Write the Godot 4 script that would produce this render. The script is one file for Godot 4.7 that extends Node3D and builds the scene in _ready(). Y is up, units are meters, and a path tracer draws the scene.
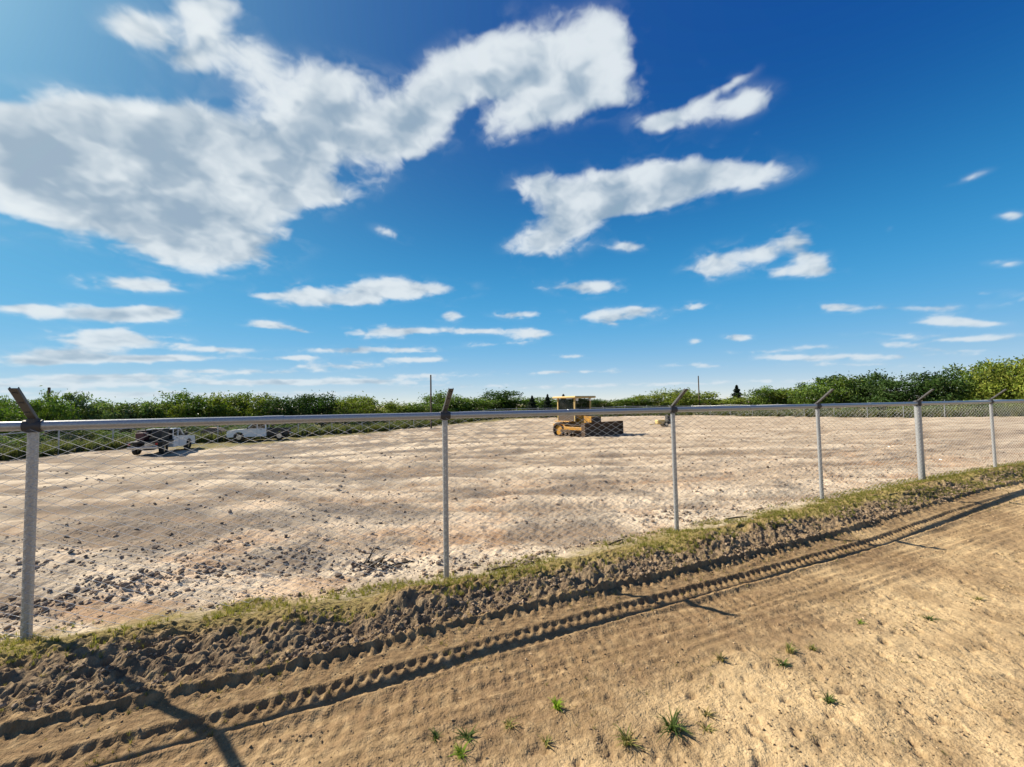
extends Node3D
# A dirt lot behind a chain link fence, seen from the dirt road beside it. y up, metres; the camera looks along -z.

const FENCE_X := -4.1615        # the first fence post, and the direction of the near fence
const FENCE_Z := -3.7449
const BAY := 3.66
var along := Vector2(0.91140, -0.41151)    # along the near fence (x, z)
var outward := Vector2(0.41151, 0.91140)   # from the fence towards the road (x, z)
const EYE := Vector3(0, 2.0, 0)
const SUN_AZ := -65.5           # degrees from -z, to the left
const EXPOSURE := 2.2
const SUN_EL := 35.7

var M := {}
var used_names := {}
var n_low := FastNoiseLite.new()
var n_mid := FastNoiseLite.new()
var n_fine := FastNoiseLite.new()
var n_streak := FastNoiseLite.new()
var n_lump := FastNoiseLite.new()
var n_patch := FastNoiseLite.new()

# ------------------------------------------------------------------ mesh building
class MB:
	var v := PackedVector3Array()
	var n := PackedVector3Array()
	var c := PackedColorArray()
	var tint := Color(1, 1, 1)
	func tri(a: Vector3, b: Vector3, d: Vector3) -> void:      # counter-clockwise seen from outside
		var m := (b - a).cross(d - a).normalized()
		v.append(a); v.append(d); v.append(b)
		for i in 3:
			n.append(m); c.append(tint)
	func quad(a: Vector3, b: Vector3, d: Vector3, e: Vector3) -> void:
		tri(a, b, d); tri(a, d, e)
	func smooth_quad(p: Array, m: Array) -> void:
		for i in [0, 2, 1, 0, 3, 2]:
			v.append(p[i]); n.append(m[i]); c.append(tint)
	func box(xf: Transform3D, s: Vector3, bevel := 0.0) -> void:
		var h := s / 2.0
		if bevel <= 0.0:
			prism(PackedVector2Array([Vector2(-h.x, -h.y), Vector2(h.x, -h.y), Vector2(h.x, h.y), Vector2(-h.x, h.y)]), -h.z, h.z, xf)
			return
		var b := minf(bevel, minf(h.x, minf(h.y, h.z)) * 0.9)
		var o := PackedVector2Array([Vector2(-h.x + b, -h.y), Vector2(h.x - b, -h.y), Vector2(h.x, -h.y + b), Vector2(h.x, h.y - b), Vector2(h.x - b, h.y), Vector2(-h.x + b, h.y), Vector2(-h.x, h.y - b), Vector2(-h.x, -h.y + b)])
		var q := PackedVector2Array()
		for p in o:
			q.append(Vector2(clampf(p.x, -h.x + b, h.x - b), clampf(p.y, -h.y + b, h.y - b)))
		for i in 8:
			var j := (i + 1) % 8
			quad(xf * Vector3(o[i].x, o[i].y, -h.z + b), xf * Vector3(o[j].x, o[j].y, -h.z + b), xf * Vector3(o[j].x, o[j].y, h.z - b), xf * Vector3(o[i].x, o[i].y, h.z - b))
			if q[i].is_equal_approx(q[j]):
				tri(xf * Vector3(o[i].x, o[i].y, h.z - b), xf * Vector3(o[j].x, o[j].y, h.z - b), xf * Vector3(q[i].x, q[i].y, h.z))
				tri(xf * Vector3(o[j].x, o[j].y, -h.z + b), xf * Vector3(o[i].x, o[i].y, -h.z + b), xf * Vector3(q[i].x, q[i].y, -h.z))
			else:
				quad(xf * Vector3(o[i].x, o[i].y, h.z - b), xf * Vector3(o[j].x, o[j].y, h.z - b), xf * Vector3(q[j].x, q[j].y, h.z), xf * Vector3(q[i].x, q[i].y, h.z))
				quad(xf * Vector3(o[j].x, o[j].y, -h.z + b), xf * Vector3(o[i].x, o[i].y, -h.z + b), xf * Vector3(q[i].x, q[i].y, -h.z), xf * Vector3(q[j].x, q[j].y, -h.z))
		quad(xf * Vector3(-h.x + b, -h.y + b, h.z), xf * Vector3(h.x - b, -h.y + b, h.z), xf * Vector3(h.x - b, h.y - b, h.z), xf * Vector3(-h.x + b, h.y - b, h.z))
		quad(xf * Vector3(h.x - b, -h.y + b, -h.z), xf * Vector3(-h.x + b, -h.y + b, -h.z), xf * Vector3(-h.x + b, h.y - b, -h.z), xf * Vector3(h.x - b, h.y - b, -h.z))
	func prism(poly: PackedVector2Array, z0: float, z1: float, xf := Transform3D()) -> void:   # poly counter-clockwise in x, y
		var k := poly.size()
		for i in k:
			var a := poly[i]
			var b := poly[(i + 1) % k]
			quad(xf * Vector3(a.x, a.y, z0), xf * Vector3(b.x, b.y, z0), xf * Vector3(b.x, b.y, z1), xf * Vector3(a.x, a.y, z1))
		var t := Geometry2D.triangulate_polygon(poly)
		for i in range(0, t.size(), 3):
			var a := poly[t[i]]
			var b := poly[t[i + 1]]
			var d := poly[t[i + 2]]
			if (b - a).cross(d - a) < 0:
				var s := b
				b = d
				d = s
			tri(xf * Vector3(a.x, a.y, z1), xf * Vector3(b.x, b.y, z1), xf * Vector3(d.x, d.y, z1))
			tri(xf * Vector3(a.x, a.y, z0), xf * Vector3(d.x, d.y, z0), xf * Vector3(b.x, b.y, z0))
	func tube(a: Vector3, b: Vector3, r0: float, r1: float, k := 8, caps := true) -> void:
		var w := (b - a).normalized()
		var x := w.cross(Vector3.UP if absf(w.y) < 0.9 else Vector3.RIGHT).normalized()
		var y := w.cross(x)
		for i in k:
			var t0 := TAU * i / k
			var t1 := TAU * (i + 1) / k
			var m0 := x * cos(t0) + y * sin(t0)
			var m1 := x * cos(t1) + y * sin(t1)
			smooth_quad([a + m0 * r0, a + m1 * r0, b + m1 * r1, b + m0 * r1], [m0, m1, m1, m0])
			if caps:
				tri(b, b + m0 * r1, b + m1 * r1)
				tri(a, a + m1 * r0, a + m0 * r0)
	func wire(a: Vector3, b: Vector3, r: float) -> void:
		tube(a, b, r, r, 3, false)
	func leaf(p: Vector3, ax: Vector3, ay: Vector3) -> void:     # a four-cornered leaf with a bend
		var m := ax.cross(ay).normalized()
		smooth_quad([p - ay, p + ax * 0.55, p + ay, p - ax * 0.55], [m, m, m, m])
	func mesh(mat: Material) -> ArrayMesh:
		var a := []
		a.resize(Mesh.ARRAY_MAX)
		a[Mesh.ARRAY_VERTEX] = v
		a[Mesh.ARRAY_NORMAL] = n
		a[Mesh.ARRAY_COLOR] = c
		var m := ArrayMesh.new()
		m.add_surface_from_arrays(Mesh.PRIMITIVE_TRIANGLES, a)
		m.surface_set_material(0, mat)
		return m

func numbered(called: String) -> String:
	used_names[called] = used_names.get(called, 0) + 1
	return called if used_names[called] == 1 else "%s_%03d" % [called, used_names[called] - 1]

func thing(called: String, label: String, category: String, at := Vector3.ZERO, turn := 0.0, group := "") -> Node3D:
	var o := Node3D.new()
	o.name = numbered(called)
	add_child(o)
	o.position = at
	o.rotation.y = turn
	tag(o, label, category, group)
	return o

func tag(o: Node3D, label: String, category: String, group := "") -> void:
	o.set_meta("label", label)
	o.set_meta("category", category)
	if group:
		o.set_meta("group", group)

func part(mesh: Mesh, called: String, parent: Node3D, xf := Transform3D()) -> MeshInstance3D:
	var o := MeshInstance3D.new()
	o.mesh = mesh
	if parent == self:
		o.name = numbered(called)
		add_child(o)
	else:
		o.name = called
		parent.add_child(o, true)
	o.transform = xf
	return o

func at(x: float, y: float, z: float, turn := 0.0, axis := Vector3.UP) -> Transform3D:
	return Transform3D(Basis(axis, turn), Vector3(x, y, z))

func lin(r: float, g: float, b: float) -> Color:
	return Color(r, g, b).linear_to_srgb()

func mat(called: String, col: Color, rough := 0.8, metal := 0.0, vcol := false) -> StandardMaterial3D:
	var m := StandardMaterial3D.new()
	m.resource_name = called
	m.albedo_color = col
	m.roughness = rough
	m.metallic = metal
	m.vertex_color_use_as_albedo = vcol
	m.cull_mode = BaseMaterial3D.CULL_DISABLED
	M[called] = m
	return m

func noise_tex(size: int, freq: float, lo: Color, hi: Color, sd: int, octaves := 4, kind := FastNoiseLite.TYPE_SIMPLEX_SMOOTH) -> NoiseTexture2D:
	var t := NoiseTexture2D.new()
	var z := FastNoiseLite.new()
	z.seed = sd
	z.noise_type = kind
	z.frequency = freq
	z.fractal_octaves = octaves
	t.noise = z
	t.width = size
	t.height = size
	t.seamless = true
	t.seamless_blend_skirt = 0.2
	var g := Gradient.new()
	g.set_color(0, lo)
	g.set_color(1, hi)
	t.color_ramp = g
	return t

# ------------------------------------------------------------------ the shape of the ground
func uv_world(u: float, v: float) -> Vector2:   # (x, z)
	return Vector2(FENCE_X, FENCE_Z) + along * u + outward * v

func world_uv(x: float, z: float) -> Vector2:
	var w := Vector2(x - FENCE_X, z - FENCE_Z)
	return Vector2(w.dot(along), w.dot(outward))

const BASES := [0.05, 0.07, -0.08, -0.01, 0.08, 0.13, 0.12, 0.10]   # level of the ground at posts -1 .. 6

func fence_level(u: float) -> float:
	var t := clampf(u / BAY + 1.0, 0.0, 6.999)
	var i := int(t)
	return lerpf(BASES[i], BASES[mini(i + 1, 7)], smoothstep(0.0, 1.0, t - i))

func berm_crest(u: float) -> float:
	return 0.93 + 0.14 * n_low.get_noise_2d(u * 2.2, 40.0) + 0.16 * n_mid.get_noise_2d(u * 0.8, 7.0) - 0.28 * smoothstep(2.6, -0.5, u)

func berm_foot(u: float) -> float:
	return 1.38 + 0.05 * n_low.get_noise_2d(u * 2.0, 90.0) - 0.10 * smoothstep(7.0, 14.0, u) - 0.22 * smoothstep(2.0, 0.0, u)

func road_level(u: float) -> float:
	return 0.10 + 0.03 * smoothstep(0.0, 4.0, u) + 0.14 * smoothstep(8.0, 15.0, u)

func rut_mid(u: float) -> float:
	return 1.63 + 0.02 * sin(u * 0.9) - 0.10 * smoothstep(5.0, 12.0, u) - 0.09 * smoothstep(2.5, -0.5, u)

func height(u: float, v: float) -> float:
	var p := uv_world(u, v)
	var x := p.x
	var z := p.y
	var d := -z
	var near := exp(-maxf(0.0, -v) / 9.0)
	var y := 0.0
	var base := fence_level(u)
	if v < 0.35:
		# the lot falls away gently from the fence, and more so to the left
		var away := smoothstep(3.0, 30.0, -v)
		var level := -0.40 - 0.50 * smoothstep(2.0, -20.0, x)
		y = lerpf(base, level, away)
		y -= 0.04 * smoothstep(0.1, -1.2, v)
	else:
		y = base
	var m := n_mid.get_noise_2d(x, z)
	var f := n_fine.get_noise_2d(x, z)
	var lo := n_low.get_noise_2d(x, z)
	if v < 0.6:
		# graded lot: low ridges left by the blade, clods and scrapes near the fence
		var k := smoothstep(0.2, -1.0, v)
		var far := smoothstep(160.0, 90.0, -v)
		y += k * far * (0.14 * n_streak.get_noise_2d(x * 0.28 + z * 0.10, z * 1.5 - x * 0.25) * (0.5 + 0.5 * smoothstep(0, 12, -v)) + 0.05 * lo)
		y += k * near * (0.04 * maxf(0.0, n_lump.get_noise_2d(x, z) + 0.05) + 0.022 * f + 0.035 * m)
		y += (1.0 - near) * 0.03 * m
		y -= k * 0.035 * arcs(x, d)
		y -= k * far * 0.05 * clampf(1.0 - absf(n_streak.get_noise_2d(x * 0.09 + 77.0, z * 0.40 - x * 0.05)) * 7.0, 0, 1)
	var crest := berm_crest(u)
	var foot := berm_foot(u)
	var road := road_level(u) + 0.02 * smoothstep(2.0, 5.0, v)
	var bh := maxf(0.05, road_level(u) + 0.065 - base + 0.10 * n_low.get_noise_2d(u * 3.0, 11.0) + 0.04 * m)
	if v >= -0.1 and v < crest:
		y += bh * smoothstep(-0.1, crest, v)
	elif v >= crest and v < foot:
		var t := (v - crest) / (foot - crest)
		var s := smoothstep(0.0, 1.0, t)
		y = lerpf(base + bh, road, s)
	elif v >= foot:
		y = road
	if v >= -0.1 and v < foot + 0.25:
		var k2 := smoothstep(0.05, crest, v) * smoothstep(foot + 0.25, foot - 0.1, v)
		y += k2 * ((0.5 + 0.9 * n_low.get_noise_2d(u * 3.0, 70.0)) * lerpf(0.07, 0.03, smoothstep(8.0, 14.0, u)) * n_lump.get_noise_2d(x * 1.7, z * 1.7) + 0.03 * f + 0.030 * n_fine.get_noise_2d(x * 2.7, z * 2.7))
		y += 0.012 * f
	if v >= foot - 0.1:
		var r := smoothstep(foot - 0.1, foot + 0.3, v)
		y += r * (lerpf(0.005, 0.018, smoothstep(1.9, 2.4, v)) * m + 0.007 * f + 0.03 * lo * smoothstep(1.9, 3.0, v))
		# wheel tracks: a lugged tyre close to the bank, scrape lines and shallow prints further out
		var q := v - rut_mid(u) + 0.012 * n_fine.get_noise_2d(u * 0.5, 5.0)
		var fade := smoothstep(28.0, 17.0, u) * (0.85 + 0.35 * lo)
		if q > -0.35 and q < 0.55:
			# first pass: a shallow lugged print beside the bank
			var wear := 0.75 + 0.6 * n_low.get_noise_2d(u * 2.5, 150.0)
			var bar := fposmod(u / 0.088 - 0.9 * q + 0.15 * n_mid.get_noise_2d(u * 1.3, 60.0), 1.0)
			var lug := smoothstep(0.0, 0.10, bar) * smoothstep(0.52, 0.42, bar) * wear
			var in_a := smoothstep(-0.185, -0.165, q) * smoothstep(0.44, 0.42, q)
			y -= 0.048 * in_a * fade
			y += 0.020 * exp(-pow((q + 0.20) / 0.03, 2.0)) * fade
			y += 0.024 * lug * smoothstep(-0.168, -0.160, q) * smoothstep(-0.085, -0.12, q) * fade
			# second pass, deeper, along its outer half
			var bar2 := fposmod(u / 0.088 + 2.6 * q + 0.4, 1.0)
			var lug2 := smoothstep(0.0, 0.10, bar2) * smoothstep(0.50, 0.40, bar2) * wear
			var in_b := smoothstep(0.125, 0.145, q) * smoothstep(0.405, 0.375, q)
			y -= 0.034 * in_b * fade
			y += 0.012 * exp(-pow((q - 0.105) / 0.02, 2.0)) * fade
			y += 0.023 * lug2 * in_b * maxf(smoothstep(0.24, 0.20, q), smoothstep(0.30, 0.33, q)) * fade
			y += 0.020 * exp(-pow((q - 0.44) / 0.03, 2.0)) * fade
		var w2 := (v - 2.25 - 0.05 * sin(u * 0.6)) / 0.16
		if absf(w2) < 1.3:
			var fl := smoothstep(1.2, 0.9, absf(w2)) * smoothstep(-0.05, 0.25, n_low.get_noise_2d(u * 1.4, 300.0) + 0.1)
			y -= 0.008 * fl
			y += 0.006 * fl * smoothstep(0.3, 0.7, absf(fposmod(u / 0.09 + w2 * 0.5, 1.0) - 0.5) * 2.0)
		var scrape := smoothstep(1.85, 2.1, v) * smoothstep(3.3, 2.5, v)
		y += scrape * 0.016 * n_fine.get_noise_2d(u * 0.06 + 50.0, v * 1.9 + 0.05 * sin(u * 0.8))
		var prints := smoothstep(2.4, 3.0, v)
		y -= prints * 0.022 * smoothstep(0.30, 0.55, n_lump.get_noise_2d(x * 2.2 + 60.0, z * 2.2))
	return y

func arcs(x: float, d: float) -> float:     # wheel marks of machines that turned on the lot
	if d > 60.0 or x * x + d * d > 3600.0:
		return 0.0
	var best := 0.0
	for a in [[-6.0, 52.0, 40.5], [-6.0, 52.0, 42.3], [4.0, 60.0, 44.0], [4.0, 60.0, 46.0], [-20.0, 44.0, 30.0], [-20.0, 44.0, 31.8], [22.0, 58.0, 38.0], [22.0, 58.0, 39.8], [-2.0, 46.0, 27.0], [-2.0, 46.0, 28.8], [30.0, 70.0, 47.0], [30.0, 70.0, 48.9]]:
		var r := absf(Vector2(x - a[0], d - a[1]).length() - a[2] + 0.5 * n_low.get_noise_2d(x * 0.4, d * 0.4))
		best = maxf(best, smoothstep(0.34, 0.18, r))
	return best

func soil(u: float, v: float) -> Color:    # base colour of the soil (linear), lens dimming at left painted in
	var p := uv_world(u, v)
	var x := p.x
	var z := p.y
	var a := n_patch.get_noise_2d(x, z)
	var m := n_mid.get_noise_2d(x + 31.0, z)
	var f := n_fine.get_noise_2d(x, z + 77.0)
	var crest := berm_crest(u)
	var foot := berm_foot(u)
	var c: Color
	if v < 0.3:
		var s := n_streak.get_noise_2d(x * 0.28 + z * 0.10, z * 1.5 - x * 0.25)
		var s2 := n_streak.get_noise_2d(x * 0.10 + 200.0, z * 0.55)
		c = Color(0.215, 0.188, 0.165).lerp(Color(0.48, 0.395, 0.31), smoothstep(-7.0, 4.0, x + 16.0 * a + 7.0 * m + 6.0 * s))  # patchy soil, with lens dimming and grey flare at left put into the colour
		c = c.lerp(Color(0.68, 0.59, 0.48), clampf(0.28 + 1.4 * s2 + 0.9 * a + 0.4 * s, 0, 0.85))
		c = c.lerp(Color(0.29, 0.225, 0.170), clampf(-1.9 * s + 0.7 * m - 0.10, 0, 0.85))
		# wheel and blade lines left by the machines: long, narrow, a little darker
		var line := 1.0 - absf(n_streak.get_noise_2d(x * 0.09 + 77.0, z * 0.40 - x * 0.05)) * 7.0
		c = c.lerp(Color(0.25, 0.185, 0.135), 0.65 * clampf(line, 0, 1) * clampf(0.6 + m, 0, 1))
		c = c.lerp(Color(0.27, 0.205, 0.155), 0.6 * arcs(x, -z) * clampf(0.7 + m, 0, 1))
		var rust := smoothstep(0.10, 0.42, a + 0.4 * m) * smoothstep(-9.0, -0.6, v)
		c = c.lerp(Color(0.47, 0.24, 0.105), 0.28 * rust)
		c = c.lerp(Color(0.21, 0.165, 0.13), clampf(smoothstep(0.25, 0.55, n_lump.get_noise_2d(x, z)) * 0.5 * smoothstep(-14.0, -1.0, v), 0, 1))
		# beyond the far fences it is pasture
		var out := pasture(x, -z)
		if out > 0.0:
			c = c.lerp(Color(0.15, 0.15, 0.065).lerp(Color(0.26, 0.22, 0.11), clampf(0.5 + m, 0, 1)), out)
	else:
		c = Color(0.245, 0.172, 0.100)
		c = c.lerp(Color(0.57, 0.435, 0.262), smoothstep(2.2, 3.4, v + 1.2 * a + 0.12 * (u - 4.0)) * clampf(0.8 + 1.0 * m, 0, 1))
		c = c.lerp(Color(0.24, 0.165, 0.10), clampf(smoothstep(0.10, 0.55, -a + 0.6 * m) * 0.6, 0, 0.6))
		c = c.lerp(Color(0.27, 0.185, 0.11), 0.6 * smoothstep(1.85, 2.0, v) * smoothstep(3.0, 2.3, v) * clampf(0.2 + 2.5 * n_fine.get_noise_2d(u * 0.06 + 50.0, v * 1.9 + 0.05 * sin(u * 0.8)), 0, 1))
		c = c.lerp(Color(0.22, 0.155, 0.095), 0.8 * smoothstep(0.30, 0.60, n_lump.get_noise_2d(x * 2.2 + 60.0, z * 2.2)) * smoothstep(2.4, 3.0, v))
		c = c.lerp(Color(0.48, 0.36, 0.215), clampf(f * 0.9, 0, 0.5))
	var lush := 0.30 * smoothstep(8.0, 14.0, u)
	var moss := smoothstep(-0.25, 0.12, v + 0.3 * m) * smoothstep(crest + 0.12 + lush, crest - 0.15 + lush, v + 0.2 * f)
	c = c.lerp(Color(0.24, 0.205, 0.085), moss * clampf(0.65 + 0.9 * a + 0.5 * f, 0, 0.95))
	var bank := smoothstep(crest - 0.15, crest + 0.1, v + 0.15 * m) * smoothstep(foot + 0.12, foot - 0.12, v + 0.2 * f)
	c = c.lerp(Color(0.17, 0.128, 0.092).lerp(Color(0.30, 0.235, 0.16), clampf(0.5 + 1.2 * f + 0.4 * m, 0, 1)), bank * (0.9 - 0.35 * smoothstep(9.0, 15.0, u)))
	return c

var far_line := [Vector2(-33, 3), Vector2(-31.5, 34), Vector2(-12.5, 54.5), Vector2(-3, 75), Vector2(30.5, 73.5), Vector2(43.2, 52.5), Vector2(49.5, 40), Vector2(62, 16)]

func pasture(x: float, d: float) -> float:   # 0 inside the lot, 1 beyond its far fences
	if d < 0.0 or x * x + d * d < 400.0:
		return 0.0
	var best := -1e9
	for i in far_line.size() - 1:
		var a: Vector2 = far_line[i]
		var b: Vector2 = far_line[i + 1]
		var e := (b - a).normalized()
		if (Vector2(x, d) - a).dot(e) > -25.0 and (Vector2(x, d) - b).dot(e) < 25.0:
			best = maxf(best, (Vector2(x, d) - a).dot(Vector2(-e.y, e.x)))
		elif i == 0 and x < a.x:
			best = maxf(best, 5.0)
	return smoothstep(-0.6, 0.5, best + n_mid.get_noise_2d(x, d))

func spaced(marks: Array) -> PackedFloat32Array:   # [[from, to, step at from, step at to], ...] one after the other
	var o := PackedFloat32Array()
	for k in marks:
		var s: float = k[0]
		while s < k[1] - 1e-4:
			o.append(s)
			s += lerpf(k[2], k[3], clampf((s - k[0]) / (k[1] - k[0]), 0, 1))
	o.append(marks[-1][1])
	return o

var us: PackedFloat32Array
var vs: PackedFloat32Array
var rows := []

func ground_row(j: int) -> void:
	var hs := PackedFloat32Array()
	var cs := PackedColorArray()
	hs.resize(us.size())
	cs.resize(us.size())
	for i in us.size():
		hs[i] = height(us[i], vs[j])
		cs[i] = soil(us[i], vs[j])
	rows[j] = [hs, cs]

func build_ground() -> void:
	us = spaced([[-900, -80, 90, 25], [-80, -14, 14, 0.7], [-14, -1.2, 0.7, 0.03], [-1.2, 7.5, 0.021, 0.021], [7.5, 14, 0.022, 0.035], [14, 24, 0.035, 0.12], [24, 90, 0.12, 4.0], [90, 900, 10, 90]])
	vs = spaced([[-900, -110, 90, 12], [-110, -30, 6, 0.7], [-30, -9, 0.7, 0.10], [-9, -2.5, 0.10, 0.035], [-2.5, 0.1, 0.03, 0.022], [0.1, 2.1, 0.016, 0.016], [2.1, 4.8, 0.02, 0.024], [4.8, 30, 0.1, 5], [30, 300, 10, 60]])
	rows.resize(vs.size())
	var task := WorkerThreadPool.add_group_task(ground_row, vs.size())
	WorkerThreadPool.wait_for_group_task_completion(task)
	var cut1 := 0
	var cut2 := 0
	for j in vs.size():
		if vs[j] < 0.1:
			cut1 = j
		if vs[j] < 1.25:
			cut2 = j
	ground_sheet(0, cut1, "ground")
	ground_sheet(cut1, cut2, "dirt_bank")
	ground_sheet(cut2, vs.size() - 1, "dirt_road")

func ground_sheet(j0: int, j1: int, called: String) -> void:
	var nu := us.size()
	var V := PackedVector3Array()
	var N := PackedVector3Array()
	var C := PackedColorArray()
	var U := PackedVector2Array()
	var I := PackedInt32Array()
	for j in range(j0, j1 + 1):
		var jm := maxi(j - 1, 0)
		var jp := mini(j + 1, vs.size() - 1)
		var h: PackedFloat32Array = rows[j][0]
		var hm: PackedFloat32Array = rows[jm][0]
		var hp: PackedFloat32Array = rows[jp][0]
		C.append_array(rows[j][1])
		for i in nu:
			var im := maxi(i - 1, 0)
			var ip := mini(i + 1, nu - 1)
			var p := uv_world(us[i], vs[j])
			V.append(Vector3(p.x, h[i], p.y))
			U.append(p)
			var gu := (h[ip] - h[im]) / (us[ip] - us[im])
			var gv := (hp[i] - hm[i]) / (vs[jp] - vs[jm])
			N.append(Vector3(-gu * along.x - gv * outward.x, 1.0, -gu * along.y - gv * outward.y).normalized())
	for j in j1 - j0:
		for i in nu - 1:
			var a := j * nu + i
			I.append(a); I.append(a + 1); I.append(a + nu)
			I.append(a + 1); I.append(a + nu + 1); I.append(a + nu)
	var arr := []
	arr.resize(Mesh.ARRAY_MAX)
	arr[Mesh.ARRAY_VERTEX] = V
	arr[Mesh.ARRAY_NORMAL] = N
	arr[Mesh.ARRAY_COLOR] = C
	arr[Mesh.ARRAY_TEX_UV] = U
	arr[Mesh.ARRAY_TEX_UV2] = U
	var im2 := I.duplicate()
	# u runs right, v towards the road: clockwise from above
	for k in range(0, I.size(), 3):
		im2[k + 1] = I[k + 1]
	arr[Mesh.ARRAY_INDEX] = im2
	var m := ArrayMesh.new()
	m.add_surface_from_arrays(Mesh.PRIMITIVE_TRIANGLES, arr)
	m.surface_set_material(0, M.soil)
	var o := part(m, called, self)
	o.set_meta("kind", "structure")

func ground_y(x: float, z: float) -> float:
	var q := world_uv(x, z)
	return height(q.x, q.y)

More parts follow.
